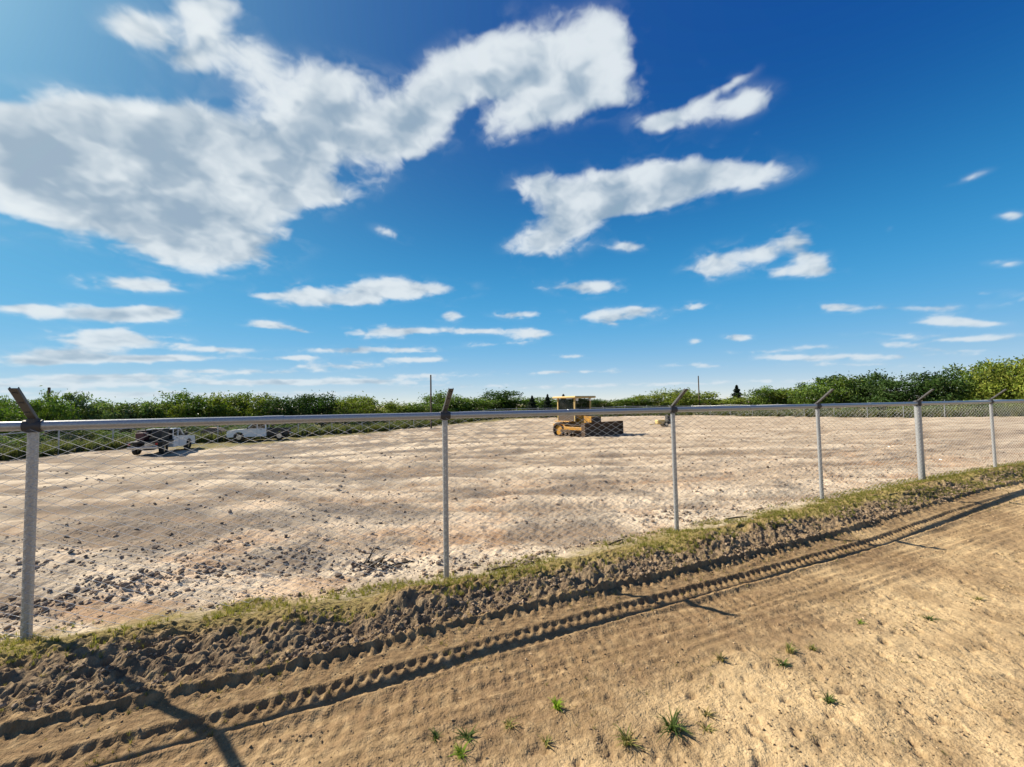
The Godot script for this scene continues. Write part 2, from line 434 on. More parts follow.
# ------------------------------------------------------------------ sky
# clouds: azimuth, height, half width, half height (degrees), tilt, weight
const CLOUDS := [
[-47,25.4,5.52,2,27,1], [-42.8,23.3,8.26,4.62,9,1.25], [-34.9,20.7,8.01,4.6,-1,1.2], [-31.1,26.4,6.65,4.97,3,1], [-38.1,27.8,6.38,2.6,19,1], [-48.8,21.3,4.18,2.23,21,1],
[-43.5,19.1,5.99,3.71,-4,1.1], [-34.9,16.6,5.33,2.07,10,0.85], [-23,24.9,5.29,1.48,9,0.8], [-48.7,18.8,2.52,1.85,5,0.9], [-41.6,34.6,2.99,1.74,26,1], [-36.1,36.6,2.62,2.52,2,0.95],
[-37.4,33.7,2.35,1.26,22,0.8], [-31.2,35.6,2.36,2.23,-13,0.75], [-34.3,39,3.2,1.15,22,0.8], [-23.6,33.6,5.01,4.11,-7,1], [-18.2,31.2,7.45,3.43,9,1], [-26.4,28.9,3.48,4.28,-32,0.8],
[-12.5,33.3,5.57,3.32,31,1], [-20.7,36.4,3.97,1.91,12,0.7], [-7.8,37.3,5.39,2.85,20,1.05], [-0.9,39.7,5.25,3.88,12,1.05], [6.7,38.1,6.27,4.09,8,1.1], [14.1,39.9,3.36,3.39,-2,1.05],
[1.8,34.2,5.06,1.95,7,0.9], [11.3,35.9,5.29,2.06,1,0.95], [17.8,35,2.88,1.39,12,0.6], [23.7,32.5,4.68,1.62,14,0.95], [30.1,31.5,2.86,1.44,3,1], [19.5,32.2,3.07,1.18,-2,0.8],
[28.8,33.8,2.08,0.48,13,0.6], [23.9,35.6,1.54,1.17,14,0.6], [30.3,28.4,1.17,0.31,16,0.5], [5,26.8,4.58,2.21,-3,1], [13.6,26.7,7.4,2.41,0,1.1], [23.4,26.2,6.16,2.52,-4,1.1],
[29.9,24.9,4.71,1.51,-9,1], [10.9,23.9,8.31,1.37,-1,0.8], [17.3,24.6,6.71,1.78,-1,0.9], [5.2,20.7,5.25,2.65,5,1.1], [16.1,19.6,2.37,1.05,-7,0.85], [8.9,22.2,3.68,1.4,-4,0.7],
[10.6,14.8,5.53,1.25,-4,1], [26.6,16.2,4.32,2.06,2,1.1], [34,17.5,2.83,1.5,-23,1], [35.7,14.6,2.46,1.17,-33,0.9], [33.9,13.9,3.3,0.74,-10,0.9], [31.1,16.3,1.94,1.08,-11,0.7],
[-41.1,12.6,4.39,0.88,7,1], [-44,9.3,6.15,0.95,7,1.05], [-40.3,9.9,3.12,0.8,7,0.8], [-42.1,6.8,5.77,0.89,5,1], [-43.2,7.4,2.85,0.77,5,0.8], [-47.8,4.5,2.42,0.45,3,0.8],
[-37.8,5.5,5.86,0.42,3,0.8], [-49.1,9.2,1.74,0.43,9,0.6], [-26.3,13.4,3.81,1.5,5,1], [-30.3,12.9,2.17,0.45,6,0.7], [-18.3,14.8,4.71,1.45,4,0.95], [-11.3,15,6.98,1.37,2,1.05],
[-20.7,13.2,4.6,0.97,4,0.8], [-8.1,11.8,1.93,1.03,1,1], [-15.6,21.4,2.51,0.83,-15,0.75], [-30,9.7,2.39,0.68,4,0.9], [-26.3,9.2,2.54,0.36,-8,0.7], [-17.3,9.3,5.54,0.88,2,0.95],
[-15.2,7.2,6.17,0.64,1,0.9], [-23,7,4.51,0.49,2,0.7], [-21.3,5.1,8.07,0.62,1,0.75], [-10.7,9.8,5.09,0.52,1,0.7], [-4.2,9.7,3.94,0.52,-0,0.7], [1.5,11.8,4.46,0.78,-1,0.9],
[13.1,10.9,5.5,1.14,-4,1], [2.8,9.2,3.69,1.05,-1,0.9], [7.8,6.1,2.87,0.39,-2,0.7], [-2.9,7.9,3.96,0.53,-1,0.6], [16.9,11.6,2.42,0.75,-5,0.8], [23.4,11.4,2.45,0.72,-6,0.85],
[37.5,9.6,2.87,0.62,-9,0.85], [27.9,7.4,1.77,0.58,-5,0.85], [23.2,7.2,0.9,0.49,-4,0.7], [47.6,19.3,1.6,0.43,4,0.6], [50,15.2,1.03,0.57,-19,0.85], [41.6,16.7,0.68,0.47,-16,0.6],
[47.5,9.2,2.72,0.44,-11,0.65], [45.8,7,2.36,0.65,-9,0.75], [48.3,6.3,1.79,0.35,-8,0.55], [35.8,5.5,3.17,0.43,-5,0.6], [42.2,5.1,2.94,0.39,-6,0.55], [49.3,11.5,1.39,0.51,-14,0.55],
[40.8,6.3,3.85,0.4,-7,0.5], [30.1,5.5,3.99,0.34,-4,0.5], [46.3,4.2,3.85,0.37,-6,0.5], [39.1,3.4,6.47,0.31,-4,0.5], [23.7,4.3,6.69,0.37,-3,0.5], [6.4,4.1,10.41,0.4,-1,0.6],
[-42.4,3.4,8.83,0.39,2,0.8], [-46.5,5.5,3.17,0.46,4,0.8], [-32.4,4.2,7.62,0.34,1,0.7], [-12.1,3.9,10.1,0.39,-0,0.6], [47.5,2.5,3.67,0.27,-4,0.5],
[-46,2.6,9,0.5,2,0.9], [-30,3,9,0.45,1,0.9], [-18,3.2,9,0.45,1,0.8], [-42,1.6,10,0.5,0,0.9], [-25,1.6,10,0.45,0,0.8], [-8,2.6,8,0.4,0,0.6], [-34,6.6,4,0.45,3,0.8], [-44,5,6,0.5,3,0.9],
[5,2.2,9,0.35,0,0.6], [20,2.2,9,0.35,0,0.6], [36,2,8,0.35,0,0.55], [-12,6,5,0.4,0,0.75], [-27,6,4,0.4,2,0.7], [44,8.5,5,0.5,-8,0.7], [47,5.2,5,0.5,-6,0.7], [40,4.2,6,0.4,-5,0.65], [33,4.6,5,0.4,-4,0.65]]

const SKY_W := 4096
const SKY_H := 2048
var cover := PackedFloat32Array()
var sky_rows := []
var n_cloud := FastNoiseLite.new()
var n_warp := FastNoiseLite.new()
var n_soft := FastNoiseLite.new()
var sun_dir := Vector3.ZERO

func lay_cloud(b: Array) -> void:
	var per := SKY_W / 360.0
	var reach: float = maxf(b[2], b[3]) * 2.0
	var ce := maxf(0.2, cos(deg_to_rad(b[1])))
	var c := cos(deg_to_rad(b[4]))
	var s := sin(deg_to_rad(b[4]))
	for r in range(maxi(0, int((b[1] - reach) * per)), mini(SKY_H / 2, int((b[1] + reach) * per))):
		var el := (r + 0.5) / per
		var col0 := int(floor((b[0] - reach / ce) * per))
		var col1 := int(floor((b[0] + reach / ce) * per))
		for k in range(col0, col1):
			var dx: float = ((k + 0.5) / per - b[0]) * ce
			var dy: float = el - b[1]
			var px := (dx * c + dy * s) / float(b[2])
			var py := (-dx * s + dy * c) / float(b[3])
			var q := px * px + py * py
			if q < 4.0:
				var at_ := r * SKY_W + posmod(k, SKY_W)
				cover[at_] += float(b[5]) * exp(-q * 1.15)

func clear_sky(el: float, gamma: float) -> Vector3:
	var deep := Vector3(0.003, 0.066, 0.315)
	var mid := Vector3(0.045, 0.415, 0.800)
	var low := Vector3(0.84, 0.86, 0.79)
	var b := exp(-pow(el / 22.0, 2.3))
	var c := deep.lerp(mid, b).lerp(low, exp(-el / 4.2))
	c = c.lerp(Vector3(0.34, 0.78, 0.97), clampf(1.02 * exp(-gamma / 17.5), 0.0, 1.0))
	return c.lerp(Vector3(1, 1, 1), exp(-gamma / 5.0))

func sky_row(r: int) -> void:      # r counts upwards from the horizon
	var o := PackedByteArray()
	o.resize(SKY_W * 3)
	var el := (r + 0.5) * 360.0 / SKY_W
	var e := deg_to_rad(el)
	var ce := cos(e)
	var se := sin(e)
	for k in SKY_W:
		var az := (k + 0.5) / SKY_W * TAU     # the first column lies along -z
		var d := Vector3(sin(az) * ce, se, -cos(az) * ce)
		var gamma := rad_to_deg(acos(clampf(d.dot(sun_dir), -1, 1)))
		var c := clear_sky(el, gamma)
		var s := cover[r * SKY_W + k]
		if s > 0.06:
			var g := Vector3(d.x, d.y * 1.7 + 0.30 * (1.0 - exp(-el / 6.0)), d.z) * (190.0 + 210.0 * exp(-el / 11.0))
			var h := g + Vector3(n_warp.get_noise_3dv(g), n_warp.get_noise_3dv(g + Vector3(500, 0, 0)), n_warp.get_noise_3dv(g + Vector3(0, 0, 500))) * 6.0
			var lift := 100.0 / (se + 0.16)
			var n := 0.62 * n_cloud.get_noise_3dv(h) + 0.55 * n_cloud.get_noise_2d(d.x * lift + (h.x - g.x), d.z * lift + (h.z - g.z))
			var n2 := n_soft.get_noise_3dv(h) - n_soft.get_noise_3dv(h + Vector3(sun_dir.x, sun_dir.y * 1.8, sun_dir.z) * 8.0)
			s *= 1.12 + 0.65 * exp(-el / 8.0)
			var t := s - 0.52 + (0.88 + 0.20 * exp(-el / 10.0)) * n
			var dens := smoothstep(0.0, 0.60, t)
			dens = dens * (0.74 + 0.26 * smoothstep(0.25, 0.9, t))
			var veil := 0.14 * smoothstep(0.1, 0.6, s) * smoothstep(-0.2, 0.4, n)
			var thick := smoothstep(0.9, 2.7, s + 0.5 * n)
			var lit := smoothstep(-0.35, 1.10, 0.74 + 0.85 * n2 + 0.50 * n - 0.72 * thick)
			var cc := Vector3(0.27, 0.39, 0.52).lerp(Vector3(0.74, 0.81, 0.86), lit)
			cc += Vector3(0.16, 0.13, 0.08) * exp(-gamma / 30.0)
			var far := exp(-el / 5.0)
			cc = cc.lerp(Vector3(0.66, 0.77, 0.85), 0.5 * far)
			c = c.lerp(cc, clampf(maxf(dens * 0.96, veil), 0, 1) * (1.0 - 0.2 * far))
		var q := Color(c.x / EXPOSURE, c.y / EXPOSURE, c.z / EXPOSURE).linear_to_srgb()
		o[k * 3] = int(clampf(q.r, 0, 1) * 255.0 + 0.5)
		o[k * 3 + 1] = int(clampf(q.g, 0, 1) * 255.0 + 0.5)
		o[k * 3 + 2] = int(clampf(q.b, 0, 1) * 255.0 + 0.5)
	sky_rows[r] = o

func build_sky() -> Sky:
	var e := deg_to_rad(SUN_EL)
	var a := deg_to_rad(SUN_AZ)
	sun_dir = Vector3(sin(a) * cos(e), sin(e), -cos(a) * cos(e))
	n_cloud.noise_type = FastNoiseLite.TYPE_SIMPLEX_SMOOTH
	n_cloud.seed = 11
	n_cloud.frequency = 0.035
	n_cloud.fractal_octaves = 6
	n_cloud.fractal_gain = 0.56
	n_soft.noise_type = FastNoiseLite.TYPE_SIMPLEX_SMOOTH
	n_soft.seed = 11
	n_soft.frequency = 0.035
	n_soft.fractal_octaves = 4
	n_soft.fractal_gain = 0.45
	n_warp.seed = 5
	n_warp.frequency = 0.06
	n_warp.fractal_octaves = 3
	cover.resize(SKY_W * SKY_H / 2)
	cover.fill(0.0)
	for b in CLOUDS:
		lay_cloud(b)
	# the rest of the sky carries the same kind of clouds
	var rng := RandomNumberGenerator.new()
	rng.seed = 21
	for i in 64:
		var az := rng.randf_range(58.0, 302.0)
		var el := 3.0 + 52.0 * pow(rng.randf(), 1.6)
		var size := 0.10 + 0.9 * sin(deg_to_rad(el))
		for k in rng.randi_range(2, 5):
			var w := rng.randf_range(3.0, 8.0) * (0.45 + 0.8 * size)
			lay_cloud([az + rng.randf_range(-6, 6), maxf(2.0, el + rng.randf_range(-3, 3) * size), w, w * clampf(0.1 + 0.7 * size, 0.1, 0.6), rng.randf_range(-12, 12), rng.randf_range(0.7, 1.1)])
	sky_rows.resize(SKY_H / 2)
	var task := WorkerThreadPool.add_group_task(sky_row, SKY_H / 2)
	WorkerThreadPool.wait_for_group_task_completion(task)
	var all := PackedByteArray()
	for r in range(SKY_H / 2 - 1, -1, -1):
		all.append_array(sky_rows[r])
	var under := PackedByteArray()
	under.resize(SKY_W * 3)
	for k in SKY_W:
		under[k * 3] = 150
		under[k * 3 + 1] = 140
		under[k * 3 + 2] = 125
	for r in SKY_H / 2:
		all.append_array(under)
	var im := Image.create_from_data(SKY_W, SKY_H, false, Image.FORMAT_RGB8, all)
	var pm := PanoramaSkyMaterial.new()
	pm.panorama = ImageTexture.create_from_image(im)
	var s := Sky.new()
	s.sky_material = pm
	return s

# ------------------------------------------------------------------ materials
func materials() -> void:
	var m := mat("soil", Color(1, 1, 1), 1.0, 0.0, true)
	m.metallic_specular = 0.2
	m.albedo_texture = noise_tex(1024, 0.045, Color(0.84, 0.825, 0.80), Color(1.0, 1.0, 1.0), 3, 7)
	m.uv1_scale = Vector3(0.41, 0.41, 1)
	m.heightmap_enabled = true
	m.heightmap_scale = 1.5
	m.heightmap_texture = noise_tex(1024, 0.022, Color(0, 0, 0), Color(1, 1, 1), 9, 7)
	m.heightmap_texture.noise.fractal_gain = 0.78
	m.detail_enabled = true
	m.detail_blend_mode = BaseMaterial3D.BLEND_MODE_MUL
	m.detail_albedo = noise_tex(1024, 0.06, Color(0.88, 0.87, 0.85), Color(1.0, 1.0, 1.0), 17, 5)
	m.detail_uv_layer = BaseMaterial3D.DETAIL_UV_2
	m.uv2_scale = Vector3(1.37, 1.37, 1)
	m = mat("galvanised", lin(0.44, 0.46, 0.49), 0.45, 0.45)
	m.roughness_texture = noise_tex(256, 0.05, Color(0.6, 0.6, 0.6), Color(1, 1, 1), 31)
	m.albedo_texture = noise_tex(256, 0.06, Color(0.78, 0.78, 0.78), Color(1, 1, 1), 33)
	m.uv1_triplanar = true
	m.uv1_scale = Vector3(3, 3, 3)
	mat("wire", lin(0.60, 0.61, 0.62), 0.5, 0.35)
	mat("arm_steel", lin(0.10, 0.10, 0.105), 0.5, 0.6)
	mat("dark_cast", lin(0.05, 0.05, 0.055), 0.6, 0.3)
	mat("clod", Color(1, 1, 1), 1.0, 0.0, true).metallic_specular = 0.2
	m = mat("grass", Color(1, 1, 1), 0.9, 0.0, true)
	m.metallic_specular = 0.25
	m.backlight_enabled = true
	m.backlight = Color(0.95, 0.95, 0.8)
	m = mat("leaf", Color(1, 1, 1), 0.75, 0.0, true)
	m.metallic_specular = 0.3
	m.backlight_enabled = true
	m.backlight = Color(0.75, 0.8, 0.5)
	m = mat("bark", lin(0.085, 0.065, 0.05), 0.95)
	m.albedo_texture = noise_tex(256, 0.08, Color(0.6, 0.6, 0.6), Color(1, 1, 1), 41)
	m.uv1_triplanar = true
	m = mat("pole_wood", lin(0.16, 0.115, 0.085), 0.95)
	m.albedo_texture = M.bark.albedo_texture
	m.uv1_triplanar = true
	m.uv1_scale = Vector3(4, 0.3, 4)
	m = mat("white_paint", lin(0.70, 0.71, 0.72), 0.35)
	m.clearcoat_enabled = true
	m.clearcoat = 0.6
	m.clearcoat_roughness = 0.15
	mat("black_paint", lin(0.018, 0.018, 0.02), 0.45)
	mat("rubber", lin(0.022, 0.021, 0.02), 0.9)
	mat("steel", lin(0.22, 0.22, 0.22), 0.45, 0.8)
	mat("chrome", lin(0.5, 0.5, 0.5), 0.25, 0.9)
	m = mat("glass", Color(0.10, 0.12, 0.13, 0.55), 0.05)
	m.transparency = BaseMaterial3D.TRANSPARENCY_ALPHA
	mat("lamp_lens", lin(0.75, 0.75, 0.75), 0.15)
	mat("red_lens", lin(0.40, 0.02, 0.02), 0.2)
	mat("red_paint", lin(0.09, 0.03, 0.03), 0.5)
	m = mat("machine_yellow", lin(0.62, 0.33, 0.035), 0.5)
	m.albedo_texture = noise_tex(256, 0.03, Color(0.62, 0.56, 0.5), Color(1, 1, 1), 51, 5)
	m.uv1_triplanar = true
	mat("faded_yellow", lin(0.50, 0.36, 0.14), 0.7)
	m = mat("track_steel", lin(0.075, 0.055, 0.042), 0.75, 0.3)
	m = mat("blade_steel", lin(0.13, 0.085, 0.055), 0.7, 0.3)
	m.albedo_texture = noise_tex(256, 0.04, Color(0.5, 0.45, 0.4), Color(1, 1, 1), 53, 5)
	m.uv1_triplanar = true
	mat("vinyl", lin(0.03, 0.03, 0.03), 0.7)
	mat("brown_tarp", lin(0.13, 0.085, 0.06), 0.9)
	mat("pale_sheet", lin(0.55, 0.55, 0.53), 0.6)
	mat("scrap_paper", lin(0.75, 0.74, 0.70), 0.8)

# ------------------------------------------------------------------ near fence
func near_fence() -> void:
	var t := thing("chain_link_fence", "near chain link fence on steel posts with slanted arms along the dirt road", "fence")
	var rail_y := 1.885
	var R := func(k: float) -> Vector3:
		var p := uv_world(k * BAY, 0.0)
		return Vector3(p.x, rail_y - 0.010 * k, p.y)
	var out3 := Vector3(outward.x, 0, outward.y)
	var along3 := Vector3(along.x, 0, along.y)
	for k in range(-2, 9):
		var top: Vector3 = R.call(float(k))
		var foot := Vector3(top.x, ground_y(top.x, top.z), top.z)
		var r := 0.033
		if k == 0:
			r = 0.037
		elif k == 4:
			r = 0.062
		var b := MB.new()
		b.tube(foot - Vector3(0, 0.3, 0), top + Vector3(0, 0.03, 0), r, r, 14)
		var post := part(b.mesh(M.galvanised), "post", t)
		b = MB.new()      # cast cap that carries the arm and lets the rail through
		b.tube(top + Vector3(0, -0.055, 0), top + Vector3(0, 0.055, 0), r + 0.012, r + 0.010, 14)
		b.tube(top + Vector3(0, 0.055, 0), top + Vector3(0, 0.075, 0), r + 0.010, r * 0.5, 14)
		b.tube(top - along3 * 0.06, top + along3 * 0.06, 0.052, 0.052, 12)
		part(b.mesh(M.dark_cast), "post_cap", post)
		b = MB.new()      # pressed steel arm, a shallow channel
		var dir := (out3 * 0.30 + Vector3(0, 0.27, 0)).normalized()
		var side := along3
		var up := side.cross(dir).normalized()
		var xf := Transform3D(Basis(dir, up, dir.cross(up)), top + Vector3(0, 0.04, 0) + dir * 0.20)
		b.box(xf, Vector3(0.42, 0.010, 0.055), 0.003)
		b.box(xf * at(0, -0.012, 0.026), Vector3(0.40, 0.026, 0.005))
		b.box(xf * at(0, -0.012, -0.026), Vector3(0.40, 0.026, 0.005))
		for s in [-0.08, 0.04, 0.16]:
			b.box(xf * at(s, 0.006, 0), Vector3(0.012, 0.010, 0.03))
		part(b.mesh(M.arm_steel), "slanted_arm", post)
		if k == 8:
			continue
		var nxt: Vector3 = R.call(float(k + 1))
		b = MB.new()
		b.tube(top, nxt, 0.042, 0.042, 14)
		var mid := (top + nxt) / 2.0
		b.tube(mid - along3 * 0.09, mid + along3 * 0.09, 0.046, 0.046, 14)
		part(b.mesh(M.galvanised), "top_rail", t)
		part(chain_link(top + out3 * 0.045, nxt + out3 * 0.045, 1.80, 0.0021), "chain_link_mesh", t).set_meta("kind", "stuff")

func chain_link(a: Vector3, b: Vector3, tall: float, r: float, diamond := 0.0808) -> ArrayMesh:
	# woven wires: each runs down in zigzag and hooks its neighbour
	var o := MB.new()
	var w := b - a
	var n := int(w.length() / diamond)
	var rows_ := int(tall / diamond * 2.0)
	var dx := w / n
	var off := w.cross(Vector3.UP).normalized() * r
	for i in n:
		var p := a + dx * (i + (i % 2)) - Vector3(0, 0.03, 0)
		for j in rows_:
			var q := a + dx * (i + (1.0 if (i + j) % 2 == 0 else 0.0)) - Vector3(0, 0.03 + (j + 1) * diamond * 0.5, 0)
			o.wire(p + (off if j % 2 == 0 else -off), q + (off if j % 2 == 0 else -off), r)
			p = q
	return o.mesh(M.wire)

func far_fence() -> void:
	var names := [["weedy chain link fence along the left side of the lot", 0], ["chain link fence behind the two pickups at the back left", 1], ["short chain link run beyond the bare wooden pole", 2], ["far chain link fence behind the yellow bulldozer", 3], ["far chain link fence before the trees behind the third and fourth near posts", 4], ["chain link fence before the tall trees behind the thick near post", 5], ["chain link fence at the far right edge of the lot", 6]]
	for e in names:
		var a2: Vector2 = far_line[e[1]]
		var b2: Vector2 = far_line[e[1] + 1]
		var t := thing("chain_link_fence", e[0], "fence", Vector3.ZERO, 0.0, "far fences round the lot")
		var n := maxi(1, int(round(a2.distance_to(b2) / BAY)))
		var last := Vector3.ZERO
		for i in n + 1:
			var p := a2.lerp(b2, float(i) / n)
			var g := ground_y(p.x, -p.y)
			var top := Vector3(p.x, g + 1.62, -p.y)
			if i < n or e[1] == 6:
				var b := MB.new()
				b.tube(top - Vector3(0, 1.9, 0), top + Vector3(0, 0.04, 0), 0.045, 0.045, 8)
				b.tube(top, top + Vector3(0.0, 0.24, 0.0) + Vector3(b2.y - a2.y, 0, b2.x - a2.x).normalized() * -0.22, 0.018, 0.014, 6)
				part(b.mesh(M.galvanised), "post", t)
			if i > 0:
				var b := MB.new()
				b.tube(last, top, 0.035, 0.035, 8)
				part(b.mesh(M.galvanised), "top_rail", t)
				part(chain_link(last, top, 1.55, 0.0026, 0.16), "chain_link_mesh", t).set_meta("kind", "stuff")
			last = top

# ------------------------------------------------------------------ plants
const LEAF_TONES := [Color(0.155, 0.195, 0.035), Color(0.105, 0.165, 0.034), Color(0.045, 0.085, 0.024), Color(0.135, 0.19, 0.075)]

func crown_mesh(rng: RandomNumberGenerator, tone: Color, clumps: int, per: int, leaf: float, flat: float) -> ArrayMesh:
	# unit crown: about 1 wide and 1 tall round the origin, uneven, made of leaf faces in clumps
	var b := MB.new()
	for k in clumps:
		var a := rng.randf() * TAU
		var r := sqrt(rng.randf()) * 0.40
		var y := rng.randf_range(-0.42, 0.36) * (1.0 - 0.55 * r)
		var c := Vector3(cos(a) * r, y, sin(a) * r)
		var s := rng.randf_range(0.09, 0.20)
		var shade := rng.randf_range(0.72, 1.3)
		for i in per:
			var q := Vector3(rng.randfn(), rng.randfn() * flat, rng.randfn()) * s * 0.55
			var dir := Vector3(rng.randfn(), rng.randfn(), rng.randfn()).normalized()
			var side := dir.cross(Vector3(rng.randfn(), rng.randfn(), rng.randfn())).normalized()
			var v := shade * rng.randf_range(0.75, 1.25)
			b.tint = Color(tone.r * v * rng.randf_range(0.85, 1.2), tone.g * v, tone.b * v)
			var l := leaf * rng.randf_range(0.6, 1.3)
			b.leaf(c + q, side * l * 0.7, dir * l)
	return b.mesh(M.leaf)

func trunk_mesh(rng: RandomNumberGenerator) -> ArrayMesh:
	# unit tree: ground at 0, crown centre at about 0.6
	var b := MB.new()
	var stems := rng.randi_range(2, 3)
	for s in stems:
		var a := TAU * s / stems + rng.randf()
		var p := Vector3(cos(a) * 0.02, -0.05, sin(a) * 0.02)
		var q := Vector3(cos(a) * 0.09, 0.30, sin(a) * 0.09)
		b.tube(p, q, 0.030, 0.022, 6)
		for k in 3:
			var e := q + Vector3(cos(a + k * 1.3 - 1.3) * rng.randf_range(0.1, 0.25), rng.randf_range(0.2, 0.45), sin(a + k * 1.3 - 1.3) * rng.randf_range(0.1, 0.25))
			b.tube(q, e, 0.018, 0.006, 5)
			for l in 2:
				b.tube(q.lerp(e, 0.6), e + Vector3(rng.randf_range(-0.12, 0.12), rng.randf_range(0.0, 0.12), rng.randf_range(-0.12, 0.12)), 0.008, 0.003, 4)
	return b.mesh(M.bark)

const TREES := [
[-40.5,31.6,3.5,2.5,3], [-39.4,32.1,3.5,2.9,1], [-44.5,37.6,3.8,2.2,1], [-46,40,3.6,3.2,3], [-44,40,3.5,2.3,1], [-41.2,38.6,4,2.6,1], [-45.5,44.1,4.7,2.6,3], [-45.5,45.8,4.1,3.5,3],
[-47.8,50.4,3.7,3.3,1], [-40.6,45,3.4,3.4,3], [-39.9,46.8,3.5,2.8,2], [-39.5,48.2,3.7,3.4,0], [-39.9,51.9,3.9,3.5,1], [-38.6,53.1,4.3,4.6,1], [-37.2,55.4,4.5,4.5,0], [-35.8,58.6,4.6,4.1,1],
[-32.2,56,4.5,3.4,0], [-29.9,55.1,3.8,3.9,2], [-29.2,57.7,3.5,5.1,2], [-25.5,57.7,3.7,4,2], [-22.9,58.5,4.2,3.8,0], [-23.9,66.6,4.8,4.4,0], [-20.2,63.5,4,5.8,0], [-17.4,69.1,3,5,0],
[-14.3,68.8,3.4,5.5,1], [-13.1,79.6,4,4.8,1], [-10.5,79,4,7.2,1], [-6.9,80.9,3.8,6.4,1], [-3,86.9,4,6.4,2], [1,87.8,3.7,7.3,1], [6,94.4,3,6,1], [9.2,94.7,3.4,7.1,1],
[13.7,92.1,3,5.7,2], [18.2,96.8,2.8,6.2,2], [22.5,96.7,2.5,6.2,0], [26,95.3,2.9,8.1,1], [30.2,94.3,3.1,6.8,0], [36.1,96.3,4.5,6.2,0], [37.1,89.6,4.2,8.3,0], [42.3,88.2,2.3,7.5,0],
[43.7,80.9,2.8,6.7,0], [46.3,78.4,3.8,5.3,1], [49.4,78.2,3.8,6.5,0], [49.1,70.9,4.3,5.2,1], [56.2,76.7,5.2,6.2,2], [55.5,71.5,6,6.1,1], [56.7,68.2,5.8,4.9,2], [55.8,63.2,5.5,4.2,2],
[58.2,62.7,4.8,5.4,2], [60.1,60.6,5.5,4.7,2], [66.8,63.9,5.5,3.9,0], [66.8,61.3,5.4,5.2,1], [64.3,56.6,5.6,4.3,0], [65.9,55.5,5.9,4.7,0], [63.5,51.4,5.6,3.8,0]]
const SHRUBS := [
[-34,26.5,1.4], [-34.1,27.8,1.5], [-35.2,30.2,1.5], [-37.7,34,1.6], [-37.8,36.3,1.2], [-37.6,38.2,1.8], [-34.2,36.5,1.4], [-34.2,38.2,1.1], [-35.1,42,1.8], [-34.1,42.8,1.6],
[-33.7,44.5,1.9], [-32.9,45.8,1.4], [-31.6,47.4,1.7], [-29,46.2,1.5], [-27.1,46.4,1.3], [-24.8,47.3,1.5], [-23.1,48.6,1.3], [-22,52.4,1.1], [-19.7,56.2,1.9], [-17.4,55.6,1],
[-14.7,58.1,1.1], [-12.9,63.3,1.7], [-10.6,65.1,1.8], [-8,73.5,1.1], [-5.7,77.3,1.4], [-3.1,80.2,1.6], [1.9,80.2,1.8], [5,85.2,1.4], [9,86.4,1.8], [12.4,84.6,1.5],
[15.8,84,1.1], [18.7,83.9,1.3], [22.8,85.6,1.3], [26.2,82.7,1.3], [28.9,82.6,1], [34,83,1.2], [38.1,82.8,1.1], [40.3,77,1.4], [42.8,73,1.5], [46.3,71.8,1.3],
[47.5,67.1,1.6], [47.6,63,1], [47.4,59.9,1.7], [48.4,58,1.1], [52.5,58.5,1.6], [51.2,54.4,1.3], [51.8,52.3,1.4], [55.7,53.9,1.9], [53.4,49.1,1.9], [54.2,48,1],
[55.2,46.9,1.5], [55.7,45.8,1], [53.8,42.8,1.4]]
const MARKS := [[-48.4, "the leftmost fence post"], [-39.4, "the loaded dark truck"], [-30.9, "the white pickup"], [-10.8, "the bare wooden pole"], [9.5, "the yellow bulldozer"], [23.4, "the third near fence post"], [35.7, "the fourth near fence post"], [43.8, "the thick fence post"]]
const ORDER := ["first", "second", "third", "fourth", "fifth", "sixth", "seventh", "eighth", "ninth", "tenth", "eleventh", "twelfth"]

func places(list: Array) -> Array:    # for each plant: "third ... to the left of the white pickup", counted from the nearest landmark
	var az := []
	for t in list:
		az.append(rad_to_deg(atan2(t[0], t[1])))
	var out := []
	for i in list.size():
		var best := 0
		for m in MARKS.size():
			if absf(az[i] - MARKS[m][0]) < absf(az[i] - MARKS[best][0]):
				best = m
		var right: bool = az[i] > MARKS[best][0]
		var count := 0
		for j in list.size():
			if (az[j] > MARKS[best][0]) == right and absf(az[j] - MARKS[best][0]) < absf(az[i] - MARKS[best][0]):
				count += 1
		out.append([ORDER[mini(count, 11)], "%s of %s" % ["right" if right else "left", MARKS[best][1]]])
	return out

